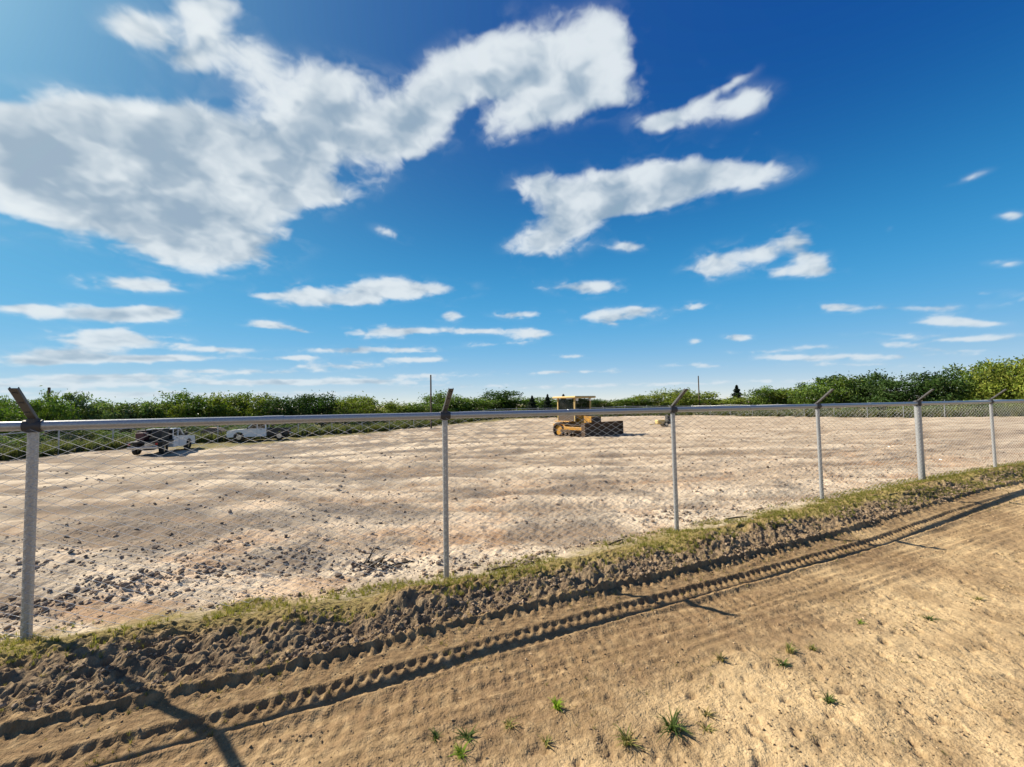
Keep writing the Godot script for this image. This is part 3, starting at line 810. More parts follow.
func plants() -> void:
	var rng := RandomNumberGenerator.new()
	rng.seed = 77
	var looks := ["yellow-green tree", "mid green tree", "dark green tree", "dusty green tree"]
	var crowns := []
	var trunks := []
	for k in 4:
		var row := []
		for v in 3:
			row.append(crown_mesh(rng, LEAF_TONES[k], 44, 105, 0.031, 0.75))
		crowns.append(row)
	for v in 4:
		trunks.append(trunk_mesh(rng))
	var where := places(TREES)
	for i in TREES.size():
		var t: Array = TREES[i]
		var g := ground_y(t[0], -t[1])
		var tall: float = t[2] * rng.randf_range(0.95, 1.34)
		var o := thing("mesquite_tree", "%s %s behind far fence, %s" % [where[i][0], looks[t[4]], where[i][1]], "tree", Vector3(t[0], g, -t[1]), rng.randf() * TAU, "trees beyond the far fences")
		part(trunks[i % 4], "trunk", o, Transform3D(Basis().scaled(Vector3(t[3] * 1.1, tall, t[3] * 1.1)), Vector3.ZERO))
		part(crowns[t[4]][i % 3], "crown", o, Transform3D(Basis().scaled(Vector3(t[3] * 1.45, tall * 1.08, t[3] * 1.45)), Vector3(0, tall * 0.55, 0)))
	# shrubs along the fence lines
	var bush := []
	for k in 3:
		bush.append(crown_mesh(rng, [LEAF_TONES[1], LEAF_TONES[3], LEAF_TONES[0]][k], 22, 90, 0.036, 0.8))
	where = places(SHRUBS)
	for i in SHRUBS.size():
		var t: Array = SHRUBS[i]
		var g := ground_y(t[0], -t[1])
		var o := thing("shrub", "%s low %s shrub at far fence, %s" % [where[i][0], ["green", "dusty green", "yellowish"][i % 3], where[i][1]], "shrub", Vector3(t[0], g, -t[1]), rng.randf() * TAU, "low shrubs along the far fences")
		part(bush[i % 3], "crown", o, Transform3D(Basis().scaled(Vector3(t[2] * 1.9, t[2] * 1.15, t[2] * 1.9)), Vector3(0, t[2] * 0.5, 0)))
		part(trunks[i % 4], "stem", o, Transform3D(Basis().scaled(Vector3(t[2], t[2] * 0.8, t[2])), Vector3.ZERO))
	# dark pointed cedars
	var cedar := MB.new()
	for i in 2600:
		var y := pow(rng.randf(), 0.8)
		var r := (1.0 - y) * 0.46 * sqrt(rng.randf()) * (0.75 + 0.25 * sin(y * 40.0))
		var a := rng.randf() * TAU
		var v := rng.randf_range(0.6, 1.2)
		cedar.tint = Color(0.016 * v, 0.028 * v, 0.022 * v)
		cedar.leaf(Vector3(cos(a) * r, y, sin(a) * r), Vector3(rng.randfn(), rng.randfn(), rng.randfn()).normalized() * 0.022, Vector3(rng.randfn(), rng.randfn(), rng.randfn()).normalized() * 0.035)
	var cm := cedar.mesh(M.leaf)
	var tm := MB.new()
	tm.tube(Vector3(0, -0.05, 0), Vector3(0, 0.95, 0), 0.03, 0.004, 6)
	var ct := tm.mesh(M.bark)
	for e in [[3.6, 78, 3.9, 5.6, "dark pointed cedar furthest left of the bulldozer canopy"], [6.4, 78, 4.1, 5.2, "dark pointed cedar just left of the bulldozer canopy"], [9.4, 79, 4.0, 6.0, "dark pointed cedar directly behind the bulldozer canopy"], [44.4, 85, 5.4, 7.6, "dark pointed cedar standing alone between third and fourth near posts"]]:
		var o := thing("cedar_tree", e[4], "tree", Vector3(e[0], ground_y(e[0], -e[1]), -e[1]), 0.0, "dark cedars")
		part(ct, "trunk", o, Transform3D(Basis().scaled(Vector3(e[3], e[2], e[3])), Vector3.ZERO))
		part(cm, "crown", o, Transform3D(Basis().scaled(Vector3(e[3], e[2], e[3])), Vector3.ZERO))

func blade_tuft(rng: RandomNumberGenerator, blades: int, tall: float, spread: float, wide: float, a: Color, b_: Color) -> MB:
	var b := MB.new()
	for i in blades:
		var t := rng.randf() * TAU
		var p := Vector3(cos(t), 0, sin(t)) * rng.randf() * spread * 0.3
		var lean := Vector3(cos(t + rng.randf_range(-0.6, 0.6)), 0, sin(t + rng.randf_range(-0.6, 0.6)))
		var h := tall * rng.randf_range(0.5, 1.1)
		var out := spread * rng.randf_range(0.3, 1.0)
		var side := lean.cross(Vector3.UP) * wide
		b.tint = a.lerp(b_, rng.randf())
		var last := p - Vector3(0, 0.01, 0)
		var lw := 1.0
		for s in 3:
			var f := (s + 1) / 3.0
			var q := p + lean * out * f * f + Vector3(0, h * sin(f * 1.75) , 0)
			var w := 1.0 - f * 0.95
			var m := side.cross(q - last).normalized()
			b.smooth_quad([last - side * lw, last + side * lw, q + side * w, q - side * w], [m, m, m, m])
			last = q
			lw = w
	return b

func scatter(called: String, mesh: Mesh, spots: Array) -> void:     # spots: [Transform3D, Color]
	var mm := MultiMesh.new()
	mm.transform_format = MultiMesh.TRANSFORM_3D
	mm.use_colors = true
	mm.mesh = mesh
	mm.instance_count = spots.size()
	for i in spots.size():
		mm.set_instance_transform(i, spots[i][0])
		mm.set_instance_color(i, spots[i][1])
	var o := MultiMeshInstance3D.new()
	o.multimesh = mm
	o.name = numbered(called)
	o.set_meta("kind", "stuff")
	add_child(o)

func clod_mesh(rng: RandomNumberGenerator) -> ArrayMesh:
	var b := MB.new()
	var base := [Vector3.RIGHT, Vector3.UP, Vector3.BACK, Vector3.LEFT, Vector3.DOWN, Vector3.FORWARD]
	var seen := {}
	var push := func(p: Vector3) -> Vector3:
		var q := p.normalized()
		var key := q.snapped(Vector3.ONE * 0.01)
		if not seen.has(key):
			seen[key] = q * rng.randf_range(0.50, 1.2) * Vector3(1, 0.75, 0.9)
		return seen[key]
	for s in 8:
		var x: Vector3 = base[0] if s & 1 else base[3]
		var y: Vector3 = base[1] if s & 2 else base[4]
		var z: Vector3 = base[2] if s & 4 else base[5]
		if x.cross(y).dot(z) < 0:
			var k := x
			x = y
			y = k
		var xy: Vector3 = push.call(x + y)
		var yz: Vector3 = push.call(y + z)
		var zx: Vector3 = push.call(z + x)
		b.tri(push.call(x), xy, zx)
		b.tri(push.call(y), yz, xy)
		b.tri(push.call(z), zx, yz)
		b.tri(xy, yz, zx)
	return b.mesh(M.clod)

func litter() -> void:
	var rng := RandomNumberGenerator.new()
	rng.seed = 99
	var sets := [[], [], []]
	var add := func(u: float, v: float, s: float, c: Color, sink := 0.25) -> void:
		var p := uv_world(u, v)
		var y := height(u, v)
		var bs := Basis.from_euler(Vector3(rng.randf_range(-0.6, 0.6), rng.randf() * TAU, rng.randf_range(-0.6, 0.6))).scaled(Vector3(s, s, s) * Vector3(rng.randf_range(0.7, 1.4), rng.randf_range(0.6, 1.1), rng.randf_range(0.7, 1.4)))
		sets[rng.randi() % 3].append([Transform3D(bs, Vector3(p.x, y + s * (0.5 - sink), p.y)), c])
	# bank: crumbled dark earth
	for i in 22000:
		var u := rng.randf_range(-2.5, 22.0)
		var cr := berm_crest(u)
		var ft := berm_foot(u)
		var v := lerpf(cr - 0.02, ft + 0.06, pow(rng.randf(), 0.9))
		if n_patch.get_noise_2d(u * 2.5, v * 3.0 + 9.0) < -0.05:
			continue
		var s := 0.004 + 0.020 * pow(rng.randf(), 4.5)
		var t := rng.randf_range(0.7, 1.5)
		add.call(u, v, s, Color(0.21 * t, 0.158 * t, 0.112 * t))
	# lot: broken clods, thick in bands near the fence and thinning out
	for i in 24000:
		var v := -0.15 - 22.0 * pow(rng.randf(), 2.4)
		var u := rng.randf_range(-8.0 + v * 0.9, 22.0 - v * 1.2)
		var p := uv_world(u, v)
		var band := n_lump.get_noise_2d(p.x * 0.5 + 9.0, p.y * 1.4) + 0.8 * n_streak.get_noise_2d(p.x * 0.28 + p.y * 0.10, p.y * 1.5 - p.x * 0.25)
		if band + rng.randf_range(-0.35, 0.35) < 0.10:
			continue
		var s := 0.006 + 0.032 * pow(rng.randf(), 4.5) * (1.0 + 0.06 * -v)
		var t := rng.randf_range(0.55, 1.25)
		var c := Color(0.34 * t, 0.255 * t, 0.185 * t)
		if rng.randf() < 0.12:
			c = Color(0.22 * t, 0.17 * t, 0.13 * t)
		add.call(u, v, s, c)
	for i in 26000:
		var v := -0.05 - 6.0 * pow(rng.randf(), 1.7)
		var u := rng.randf_range(-3.0 + v * 0.6, 13.0 - v * 0.8)
		var p := uv_world(u, v)
		if n_mid.get_noise_2d(p.x * 0.7, p.y * 1.4) + rng.randf_range(-0.3, 0.3) < -0.05:
			continue
		var t := rng.randf_range(0.65, 1.2)
		add.call(u, v, 0.004 + 0.013 * pow(rng.randf(), 3.0), Color(0.37 * t, 0.295 * t, 0.225 * t))
	# the dark broken heap lines left of the second post
	for q in [[0.05, -1.21, 0.9, 0.18, 240], [-0.3, -0.95, 0.6, 0.16, 160], [1.6, -1.5, 0.9, 0.25, 200], [3.0, -0.75, 0.28, 0.2, 160], [4.5, 0.02, 0.25, 0.07, 40], [8.2, -0.9, 0.6, 0.2, 80], [-1.0, -2.6, 1.6, 0.3, 180]]:
		for i in q[4]:
			var t := rng.randf_range(0.6, 1.3)
			add.call(q[0] + rng.randfn() * q[2], q[1] + rng.randfn() * q[3], 0.010 + 0.034 * pow(rng.randf(), 2.6), Color(0.19 * t, 0.15 * t, 0.12 * t), 0.2)
	# road: crumbs
	for i in 6000:
		var u := rng.randf_range(-1.5, 16.0)
		var v := rng.randf_range(1.2, 5.0)
		var s := 0.003 + 0.010 * pow(rng.randf(), 5.0)
		var t := rng.randf_range(0.6, 1.15)
		if absf(v - rut_mid(u)) < 0.3 and rng.randf() < 0.5:
			continue
		add.call(u, v, s, Color(0.40 * t, 0.29 * t, 0.18 * t))
	for i in 22000:
		var u := rng.randf_range(-1.0, 12.0)
		var v := rng.randf_range(1.25, 4.8)
		var p := uv_world(u, v)
		if n_mid.get_noise_2d(p.x * 1.1 + 8.0, p.y * 1.1) + 0.6 * n_patch.get_noise_2d(p.x, p.y + 40.0) + rng.randf_range(-0.25, 0.25) < 0.12:
			continue
		var t := rng.randf_range(0.6, 1.3)
		add.call(u, v, 0.003 + 0.007 * pow(rng.randf(), 2.5), Color(0.22 * t, 0.155 * t, 0.092 * t), 0.3)
	for k in 3:
		scatter("dirt_clods", clod_mesh(rng), sets[k])
	# short grass on the shoulder of the bank, live and dry
	var tufts := []
	for k in 3:
		tufts.append(blade_tuft(rng, 12, 0.045, 0.05, 0.0026, Color(0.9, 0.9, 0.9), Color(1.2, 1.15, 1.0)).mesh(M.grass))
	var gs := [[], [], []]
	for i in 19000:
		var u := rng.randf_range(-3.0, 24.0)
		var cr := berm_crest(u)
		var v := rng.randf_range(-0.2, cr + 0.12 + 0.35 * smoothstep(8.0, 14.0, u))
		var p := uv_world(u, v)
		if n_patch.get_noise_2d(p.x * 2.0, p.y * 2.0) + 0.5 * n_mid.get_noise_2d(p.x, p.y) + rng.randf_range(-0.25, 0.25) < -0.02 - 0.25 * smoothstep(9.0, 14.0, u):
			continue
		var s := rng.randf_range(0.4, 1.15)
		var c := Color(0.20, 0.215, 0.045).lerp(Color(0.34, 0.28, 0.12), rng.randf() * rng.randf() * 1.3)
		gs[i % 3].append([Transform3D(Basis(Vector3.UP, rng.randf() * TAU).scaled(Vector3(s, s * rng.randf_range(0.6, 1.2), s)), Vector3(p.x, height(u, v), p.y)), c])
	# thin dry and green growth on the bank face and along the wheel track
	for i in 3200:
		var u := rng.randf_range(-2.5, 20.0)
		var v := rng.randf_range(0.6, 2.1)
		var p := uv_world(u, v)
		if n_patch.get_noise_2d(p.x * 1.6 + 70.0, p.y * 1.6) < 0.06:
			continue
		var s := rng.randf_range(0.25, 0.75)
		var c := Color(0.17, 0.17, 0.05).lerp(Color(0.36, 0.28, 0.14), rng.randf())
		gs[i % 3].append([Transform3D(Basis(Vector3.UP, rng.randf() * TAU).scaled(Vector3(s, s * 0.8, s)), Vector3(p.x, height(u, v), p.y)), c])
	# seedlings and dead bits round the weeds on the road
	for i in 1500:
		var u := rng.randf_range(2.0, 10.0)
		var v := rng.randf_range(2.5, 4.6)
		var p := uv_world(u, v)
		if n_patch.get_noise_2d(p.x * 3.0 + 20.0, p.y * 3.0) + rng.randf_range(-0.15, 0.15) < 0.16:
			continue
		var s := rng.randf_range(0.15, 0.5)
		var c := Color(0.12, 0.14, 0.04).lerp(Color(0.30, 0.22, 0.11), rng.randf())
		gs[i % 3].append([Transform3D(Basis(Vector3.UP, rng.randf() * TAU).scaled(Vector3(s, s * 0.6, s)), Vector3(p.x, height(u, v), p.y)), c])
	for k in 3:
		scatter("short_grass", tufts[k], gs[k])
	# weeds and tall grass beyond the far fences
	var weeds := []
	var wt := blade_tuft(rng, 16, 0.55, 0.35, 0.022, Color(0.8, 0.85, 0.8), Color(1.2, 1.2, 1.1)).mesh(M.grass)
	for i in 9000:
		var k := rng.randi() % (far_line.size() - 1)
		if i % 3 == 0:
			k = rng.randi() % 2
		var a: Vector2 = far_line[k]
		var b: Vector2 = far_line[k + 1]
		var e := (b - a).normalized()
		var p := a.lerp(b, rng.randf()) + Vector2(-e.y, e.x) * (rng.randf_range(-0.5, 1.0) + 9.0 * rng.randf() * rng.randf())
		var s := rng.randf_range(0.5, 1.7)
		var c := Color(0.085, 0.115, 0.035).lerp(Color(0.19, 0.17, 0.07), rng.randf() * rng.randf())
		weeds.append([Transform3D(Basis(Vector3.UP, rng.randf() * TAU).scaled(Vector3(s, s, s)), Vector3(p.x, ground_y(p.x, -p.y), -p.y)), c])
	scatter("tall_weeds", wt, weeds)

func roadside_weeds() -> void:
	var rng := RandomNumberGenerator.new()
	rng.seed = 5
	var green := Color(0.10, 0.15, 0.035)
	var dark := Color(0.05, 0.075, 0.03)
	var lime := Color(0.22, 0.33, 0.035)
	var straw := Color(0.36, 0.28, 0.12)
	# along, outward, blades, height, spread, colours, label
	var list := [
		[3.60, 2.73, 46, 0.075, 0.05, lime, lime, "bright lime green grass tuft alone on the pale dirt road"],
		[2.87, 2.62, 26, 0.05, 0.06, dark, green, "small dark green weed left of the other foreground weeds"],
		[3.03, 2.70, 30, 0.05, 0.075, dark, green, "dark spreading weed just right of the leftmost foreground weed"],
		[2.96, 2.80, 30, 0.06, 0.06, green, lime, "green and lime weed at the lower edge left of middle"],
		[3.28, 2.72, 20, 0.045, 0.06, straw, green, "faint thin weed between the dark weeds and the lime tuft"],
		[4.11, 3.16, 60, 0.10, 0.12, green, dark, "largest green weed of the foreground with a yellowish tip"],
		[3.81, 3.13, 40, 0.075, 0.08, green, straw, "green weed at the lower edge left of the largest weed"],
		[5.41, 2.99, 26, 0.09, 0.07, straw, green, "pale straw weed right of middle on the road"],
		[5.23, 3.06, 30, 0.05, 0.06, dark, green, "low dark green weed below the pale straw weed"],
		[5.13, 3.41, 26, 0.055, 0.07, green, dark, "low green weed nearest the right of the largest weed"],
		[6.93, 3.18, 22, 0.045, 0.08, green, dark, "flat green weed far right on the bare road"],
		[4.88, 2.84, 24, 0.05, 0.07, dark, straw, "dull brownish weed above the largest foreground weed"],
		[4.37, 3.17, 18, 0.05, 0.06, dark, straw, "small thin weed right of the largest foreground weed"],
		[4.28, 3.24, 20, 0.05, 0.06, green, straw, "small weed touching the lower right of the largest weed"],
		[7.78, 3.19, 18, 0.04, 0.07, green, straw, "farthest right tiny green weed on the road"],
		[5.58, 3.05, 20, 0.06, 0.05, straw, green, "small pale weed right beside the pale straw weed"],
		[6.36, 2.96, 18, 0.04, 0.06, lime, green, "small bright green weed near the scraped wheel lines"],
		[3.41, 2.93, 18, 0.04, 0.05, straw, green, "tiny thin weed below the bright lime tuft"]]
	for e in list:
		var p := uv_world(e[0], e[1])
		var b := blade_tuft(rng, e[2], e[3] * 0.62, e[4] * 1.15, 0.0062, e[5], e[6])
		var o := part(b.mesh(M.grass), "road_weed", self, at(p.x, height(e[0], e[1]) - 0.004, p.y))
		tag(o, e[7], "weed", "weeds on the dirt road")

func debris() -> void:
	var rng := RandomNumberGenerator.new()
	rng.seed = 8
	# torn-up roots near the second post
	var p := uv_world(3.0, -0.75)
	var t := thing("root_pile", "torn up dark roots and sticks in the dirt left of the second post", "roots", Vector3(p.x, height(3.0, -0.75), p.y))
	for i in 11:
		var b := MB.new()
		var a := Vector3(rng.randf_range(-0.3, 0.3), rng.randf_range(-0.03, 0.02), rng.randf_range(-0.16, 0.16))
		var dir := Vector3(rng.randf_range(0.2, 1.0), rng.randf_range(0.1, 0.9), rng.randf_range(-0.4, 0.4)).normalized()
		var r := rng.randf_range(0.008, 0.02)
		var q := a + dir * rng.randf_range(0.10, 0.2)
		b.tube(a, q, r, r * 0.8, 6)
		var q2 := q + (dir + Vector3(rng.randf_range(-0.5, 0.5), rng.randf_range(-0.5, 0.3), rng.randf_range(-0.5, 0.5))).normalized() * rng.randf_range(0.05, 0.16)
		b.tube(q, q2, r * 0.8, r * 0.4, 6)
		part(b.mesh(M.bark), "root", t)
	for e in [[6.16, 0.02, 0.34, 0.3, "dark stick on the ground left of the third post"], [4.35, 0.10, 0.30, 0.0, "dark stick lying in grass right of the second post"], [8.6, 0.05, 0.42, -0.1, "long dark stick lying right of the third post"]]:
		var b := MB.new()
		b.tube(Vector3(-e[2] / 2, 0.01, 0), Vector3(0, 0.025, 0.01), 0.012, 0.014, 6)
		b.tube(Vector3(0, 0.025, 0.01), Vector3(e[2] / 2, 0.012, -0.02), 0.014, 0.007, 6)
		var q := uv_world(e[0], e[1])
		var o := part(b.mesh(M.bark), "stick", self, at(q.x, height(e[0], e[1]) + 0.005, q.y, 0.35 + e[3]))
		tag(o, e[4], "stick", "sticks along the fence")
	for e in [[8.53, 0.37, "small white scrap on the bank between third and fourth posts"], [19.4, -1.5, "white scrap in the dirt right of the last near post"], [22.5, -4.2, "white scrap out on the dirt behind the last near post"]]:
		var b := MB.new()
		var s := 0.022 if e[0] < 10 else 0.045
		b.quad(Vector3(-s, 0.0, -s * 0.6), Vector3(-s * 0.8, 0.0, s * 0.7), Vector3(s * 0.2, s * 0.5, s * 0.6), Vector3(0, s * 0.6, -s * 0.7))
		b.quad(Vector3(0, s * 0.6, -s * 0.7), Vector3(s * 0.2, s * 0.5, s * 0.6), Vector3(s, 0.0, s * 0.5), Vector3(s * 0.9, 0.01, -s * 0.5))
		var q := uv_world(e[0], e[1])
		var o := part(b.mesh(M.scrap_paper), "paper_scrap", self, at(q.x, height(e[0], e[1]) + 0.012, q.y, e[0]))
		tag(o, e[2], "litter", "white scraps")

# ------------------------------------------------------------------ vehicles
func poly(a: Array) -> PackedVector2Array:
	var o := PackedVector2Array()
	for i in range(0, a.size(), 2):
		o.append(Vector2(a[i], a[i + 1]))
	return o

func wheel(parent: Node3D, x: float, y: float, z: float, r: float, wide: float) -> void:
	var b := MB.new()
	var k := 20
	for i in k:
		var t0 := TAU * i / k
		var t1 := TAU * (i + 1) / k
		var pr := [[r * 0.62, wide * 0.5], [r * 0.93, wide * 0.5], [r, wide * 0.34], [r, -wide * 0.34], [r * 0.93, -wide * 0.5], [r * 0.62, -wide * 0.5]]
		for j in 5:
			var a: Array = pr[j]
			var c: Array = pr[j + 1]
			b.quad(Vector3(cos(t0) * a[0], sin(t0) * a[0], a[1]), Vector3(cos(t0) * c[0], sin(t0) * c[0], c[1]), Vector3(cos(t1) * c[0], sin(t1) * c[0], c[1]), Vector3(cos(t1) * a[0], sin(t1) * a[0], a[1]))
	var w := Node3D.new()
	w.name = "wheel"
	parent.add_child(w, true)
	w.position = Vector3(x, y, z)
	part(b.mesh(M.rubber), "tyre", w)
	b = MB.new()
	b.tube(Vector3(0, 0, -wide * 0.3), Vector3(0, 0, wide * 0.3), r * 0.62, r * 0.62, 16)
	b.tube(Vector3(0, 0, -wide * 0.42), Vector3(0, 0, wide * 0.42), r * 0.2, r * 0.2, 10)
	part(b.mesh(M.chrome), "rim", w)

func pickup(t: Node3D, flatbed: bool) -> void:
	# x forward, front bumper at 2.9, rear at -2.9
	var b := MB.new()    # hood and lower cab, with wheel arch cut in front
	var arch := [1.30, 0.42, 1.34, 0.66, 1.46, 0.84, 1.66, 0.93, 1.90, 0.93, 2.10, 0.84, 2.22, 0.66, 2.26, 0.42]
	var side := [-0.75, 0.42] + arch + [2.80, 0.42, 2.86, 0.60, 2.84, 1.02, 2.70, 1.13, 1.40, 1.22, 1.15, 1.26, -0.75, 1.24]
	b.prism(poly(side), -0.98, 0.98)
	part(b.mesh(M.white_paint), "body", t)
	b = MB.new()         # cab roof and pillars
	for s in [-1.0, 1.0]:
		var xf := Transform3D(Basis(), Vector3(0, 0, s * 0.86))
		b.prism(poly([1.15, 1.26, 1.02, 1.26, 0.42, 1.80, 0.50, 1.84]), -0.05, 0.05, xf)
		b.prism(poly([0.16, 1.25, 0.08, 1.25, 0.08, 1.82, 0.16, 1.82]), -0.045, 0.045, xf)
		b.prism(poly([-0.75, 1.24, -0.62, 1.24, -0.58, 1.82, -0.70, 1.82]), -0.05, 0.05, xf)
	b.box(at(-0.12, 1.85, 0), Vector3(1.26, 0.07, 1.76), 0.03)
	part(b.mesh(M.white_paint), "cab_roof", t)
	b = MB.new()
	b.quad(Vector3(1.08, 1.27, 0.84), Vector3(1.08, 1.27, -0.84), Vector3(0.48, 1.81, -0.80), Vector3(0.48, 1.81, 0.80))
	part(b.mesh(M.glass), "windshield", t)
	b = MB.new()
	b.quad(Vector3(-0.72, 1.27, -0.84), Vector3(-0.72, 1.27, 0.84), Vector3(-0.68, 1.81, 0.80), Vector3(-0.68, 1.81, -0.80))
	part(b.mesh(M.glass), "rear_window", t)
	for s in [-1.0, 1.0]:
		for w in [[0.16, 1.0, 0.45], [-0.62, 0.08, 0.08]]:
			b = MB.new()
			b.prism(poly([w[0], 1.26, w[1], 1.26, w[2], 1.80, w[0] + 0.02, 1.80]), s * 0.86 - 0.008, s * 0.86 + 0.008)
			part(b.mesh(M.glass), "side_window", t)
		b = MB.new()
		b.box(at(0.95, 1.36, s * 1.12), Vector3(0.10, 0.24, 0.20), 0.03)
		b.box(at(0.95, 1.30, s * 1.0), Vector3(0.05, 0.04, 0.16))
		part(b.mesh(M.black_paint), "mirror", t)
		b = MB.new()
		b.box(at(2.80, 0.90, s * 0.78), Vector3(0.14, 0.18, 0.30), 0.03)
		part(b.mesh(M.lamp_lens), "headlight", t)
		b = MB.new()
		b.box(at(-0.22, 1.12, s * 0.99), Vector3(0.20, 0.035, 0.03))
		part(b.mesh(M.black_paint), "door_handle", t)
		b = MB.new()
		b.box(at(0.12, 0.82, s * 0.982), Vector3(0.012, 0.80, 0.01))
		part(b.mesh(M.black_paint), "door_gap", t)
	b = MB.new()
	b.box(at(2.85, 0.84, 0), Vector3(0.07, 0.30, 1.20), 0.02)
	part(b.mesh(M.black_paint), "grille", t)
	b = MB.new()
	b.box(at(2.94, 0.52, 0), Vector3(0.16, 0.24, 1.98), 0.05)
	part(b.mesh(M.black_paint), "front_bumper", t)
	b = MB.new()
	b.box(at(0.0, 0.45, 0), Vector3(5.4, 0.14, 0.9))
	part(b.mesh(M.black_paint), "chassis", t)
	if flatbed:
		b = MB.new()
		b.box(at(-1.88, 0.98, 0), Vector3(2.16, 0.12, 2.10), 0.02)
		b.box(at(-0.86, 1.42, 0), Vector3(0.06, 0.78, 1.9), 0.02)
		for s in [-1.0, 1.0]:
			b.box(at(-1.88, 0.76, s * 0.80), Vector3(0.9, 0.32, 0.34), 0.02)
		part(b.mesh(M.black_paint), "flatbed", t)
	else:
		b = MB.new()     # black bed sides and tailgate
		var bs := [-2.80, 0.55, -2.42, 0.55, -2.36, 0.76, -2.20, 0.90, -1.96, 0.94, -1.72, 0.90, -1.56, 0.76, -1.50, 0.55, -0.82, 0.55, -0.82, 1.20, -2.80, 1.20]
		for s in [-1.0, 1.0]:
			b.prism(poly(bs), s * 0.93 - 0.05, s * 0.93 + 0.05)
		b.box(at(-2.80, 0.90, 0), Vector3(0.08, 0.60, 1.86), 0.02)
		b.box(at(-1.82, 0.72, 0), Vector3(1.98, 0.06, 1.80))
		b.box(at(-0.86, 1.02, 0), Vector3(0.05, 0.42, 1.84))
		part(b.mesh(M.black_paint), "truck_bed", t)
	b = MB.new()
	b.box(at(-2.98, 0.58, 0), Vector3(0.14, 0.18, 1.90), 0.03)
	part(b.mesh(M.chrome), "rear_bumper", t)
	for s in [-1.0, 1.0]:
		b = MB.new()
		b.box(at(-2.93 if flatbed else -2.83, 0.86, s * 0.86), Vector3(0.05, 0.16, 0.16), 0.01)
		part(b.mesh(M.red_lens), "tail_light", t)
		for x in [1.78, -1.96]:
			wheel(t, x, 0.41, s * 0.86, 0.41, 0.28)

func vehicles() -> void:
	# loaded flatbed
	var p1 := Vector3(-24.7, 0, -30.6)
	p1.y = ground_y(p1.x, p1.z) + 0.01
	var turn1 := deg_to_rad(104)
	var size1 := 0.88
	var t := thing("flatbed_truck", "white cab truck with a dark loaded flatbed, cab pointing right", "truck", p1, turn1)
	pickup(t, true)
	t.scale = Vector3.ONE * size1
	var on := func(called: String, label: String, cat: String, m: Mesh, x: float, y: float, z: float) -> void:
		var o := part(m, called, self, Transform3D(Basis(Vector3.UP, turn1).scaled(Vector3.ONE * size1), p1) * at(x, y, z))
		tag(o, label, cat, "load on the flatbed truck")
	var b := MB.new()
	b.box(at(0, 0.36, 0), Vector3(0.70, 0.60, 0.55), 0.05)
	b.tube(Vector3(0.25, 0.7, 0.1), Vector3(0.25, 0.92, 0.1), 0.03, 0.03, 8)
	on.call("welding_machine", "red boxy machine on the rear of the loaded flatbed truck", "machine", b.mesh(M.red_paint), -2.35, 1.04, -0.35)
	b = MB.new()
	b.box(at(0, 0.38, 0), Vector3(1.0, 0.76, 0.62), 0.04)
	b.box(at(0, 0.78, 0), Vector3(1.04, 0.05, 0.66), 0.02)
	on.call("tool_box", "black tool box on the flatbed behind the white cab", "box", b.mesh(M.black_paint), -1.42, 1.04, -0.62)
	b = MB.new()
	b.box(at(0, 0.42, 0), Vector3(1.1, 0.84, 0.70), 0.05)
	b.box(at(0, 0.86, 0), Vector3(1.14, 0.05, 0.74), 0.02)
	on.call("tool_box", "dark tool box on the far side of the loaded flatbed", "box", b.mesh(M.black_paint), -1.50, 1.04, 0.45)
	b = MB.new()
	for i in 5:
		for k in 16:
			var a0 := TAU * k / 16.0
			var a1 := TAU * (k + 1) / 16.0
			b.tube(Vector3(cos(a0) * 0.3, 0.04 + i * 0.05, sin(a0) * 0.3), Vector3(cos(a1) * 0.3, 0.04 + i * 0.05, sin(a1) * 0.3), 0.028, 0.028, 5, false)
	on.call("hose_coil", "coiled dark hose at the rear corner of the loaded flatbed", "hose", b.mesh(M.rubber), -2.45, 1.04, 0.5)
	# white pickup
	var p2 := Vector3(-23.3, 0, -39.8)
	p2.y = ground_y(p2.x, p2.z) + 0.01
	t = thing("pickup_truck", "white pickup with a black bed parked sideways facing left", "truck", p2, deg_to_rad(200))
	pickup(t, false)
	t.scale = Vector3.ONE * 0.86
	# two more whose roofs show over the brush
	for e in [[-40.6, 57.0, 60.0, "white vehicle half hidden in brush, left one behind the back fence"], [-37.4, 57.5, 100.0, "white vehicle half hidden in brush, right one behind the back fence"]]:
		var q := Vector3(e[0], ground_y(e[0], -e[1]) + 0.55, -e[1])
		t = thing("pickup_truck", e[3], "truck", q, deg_to_rad(e[2]), "white vehicles in the brush")
		pickup(t, false)
	bulldozer()
	# brown covered heap beside the white pickup
	b = MB.new()
	b.prism(poly([-0.95, -0.1, 0.95, -0.1, 0.90, 0.85, 0.45, 1.18, -0.30, 1.22, -0.85, 0.9]), -0.7, 0.7)
	var o := part(b.mesh(M.brown_tarp), "covered_heap", self, at(-28.4, ground_y(-28.4, -41.0), -41.0, 0.3))
	tag(o, "dark brown covered heap between the two trucks", "heap")
	small_machine()

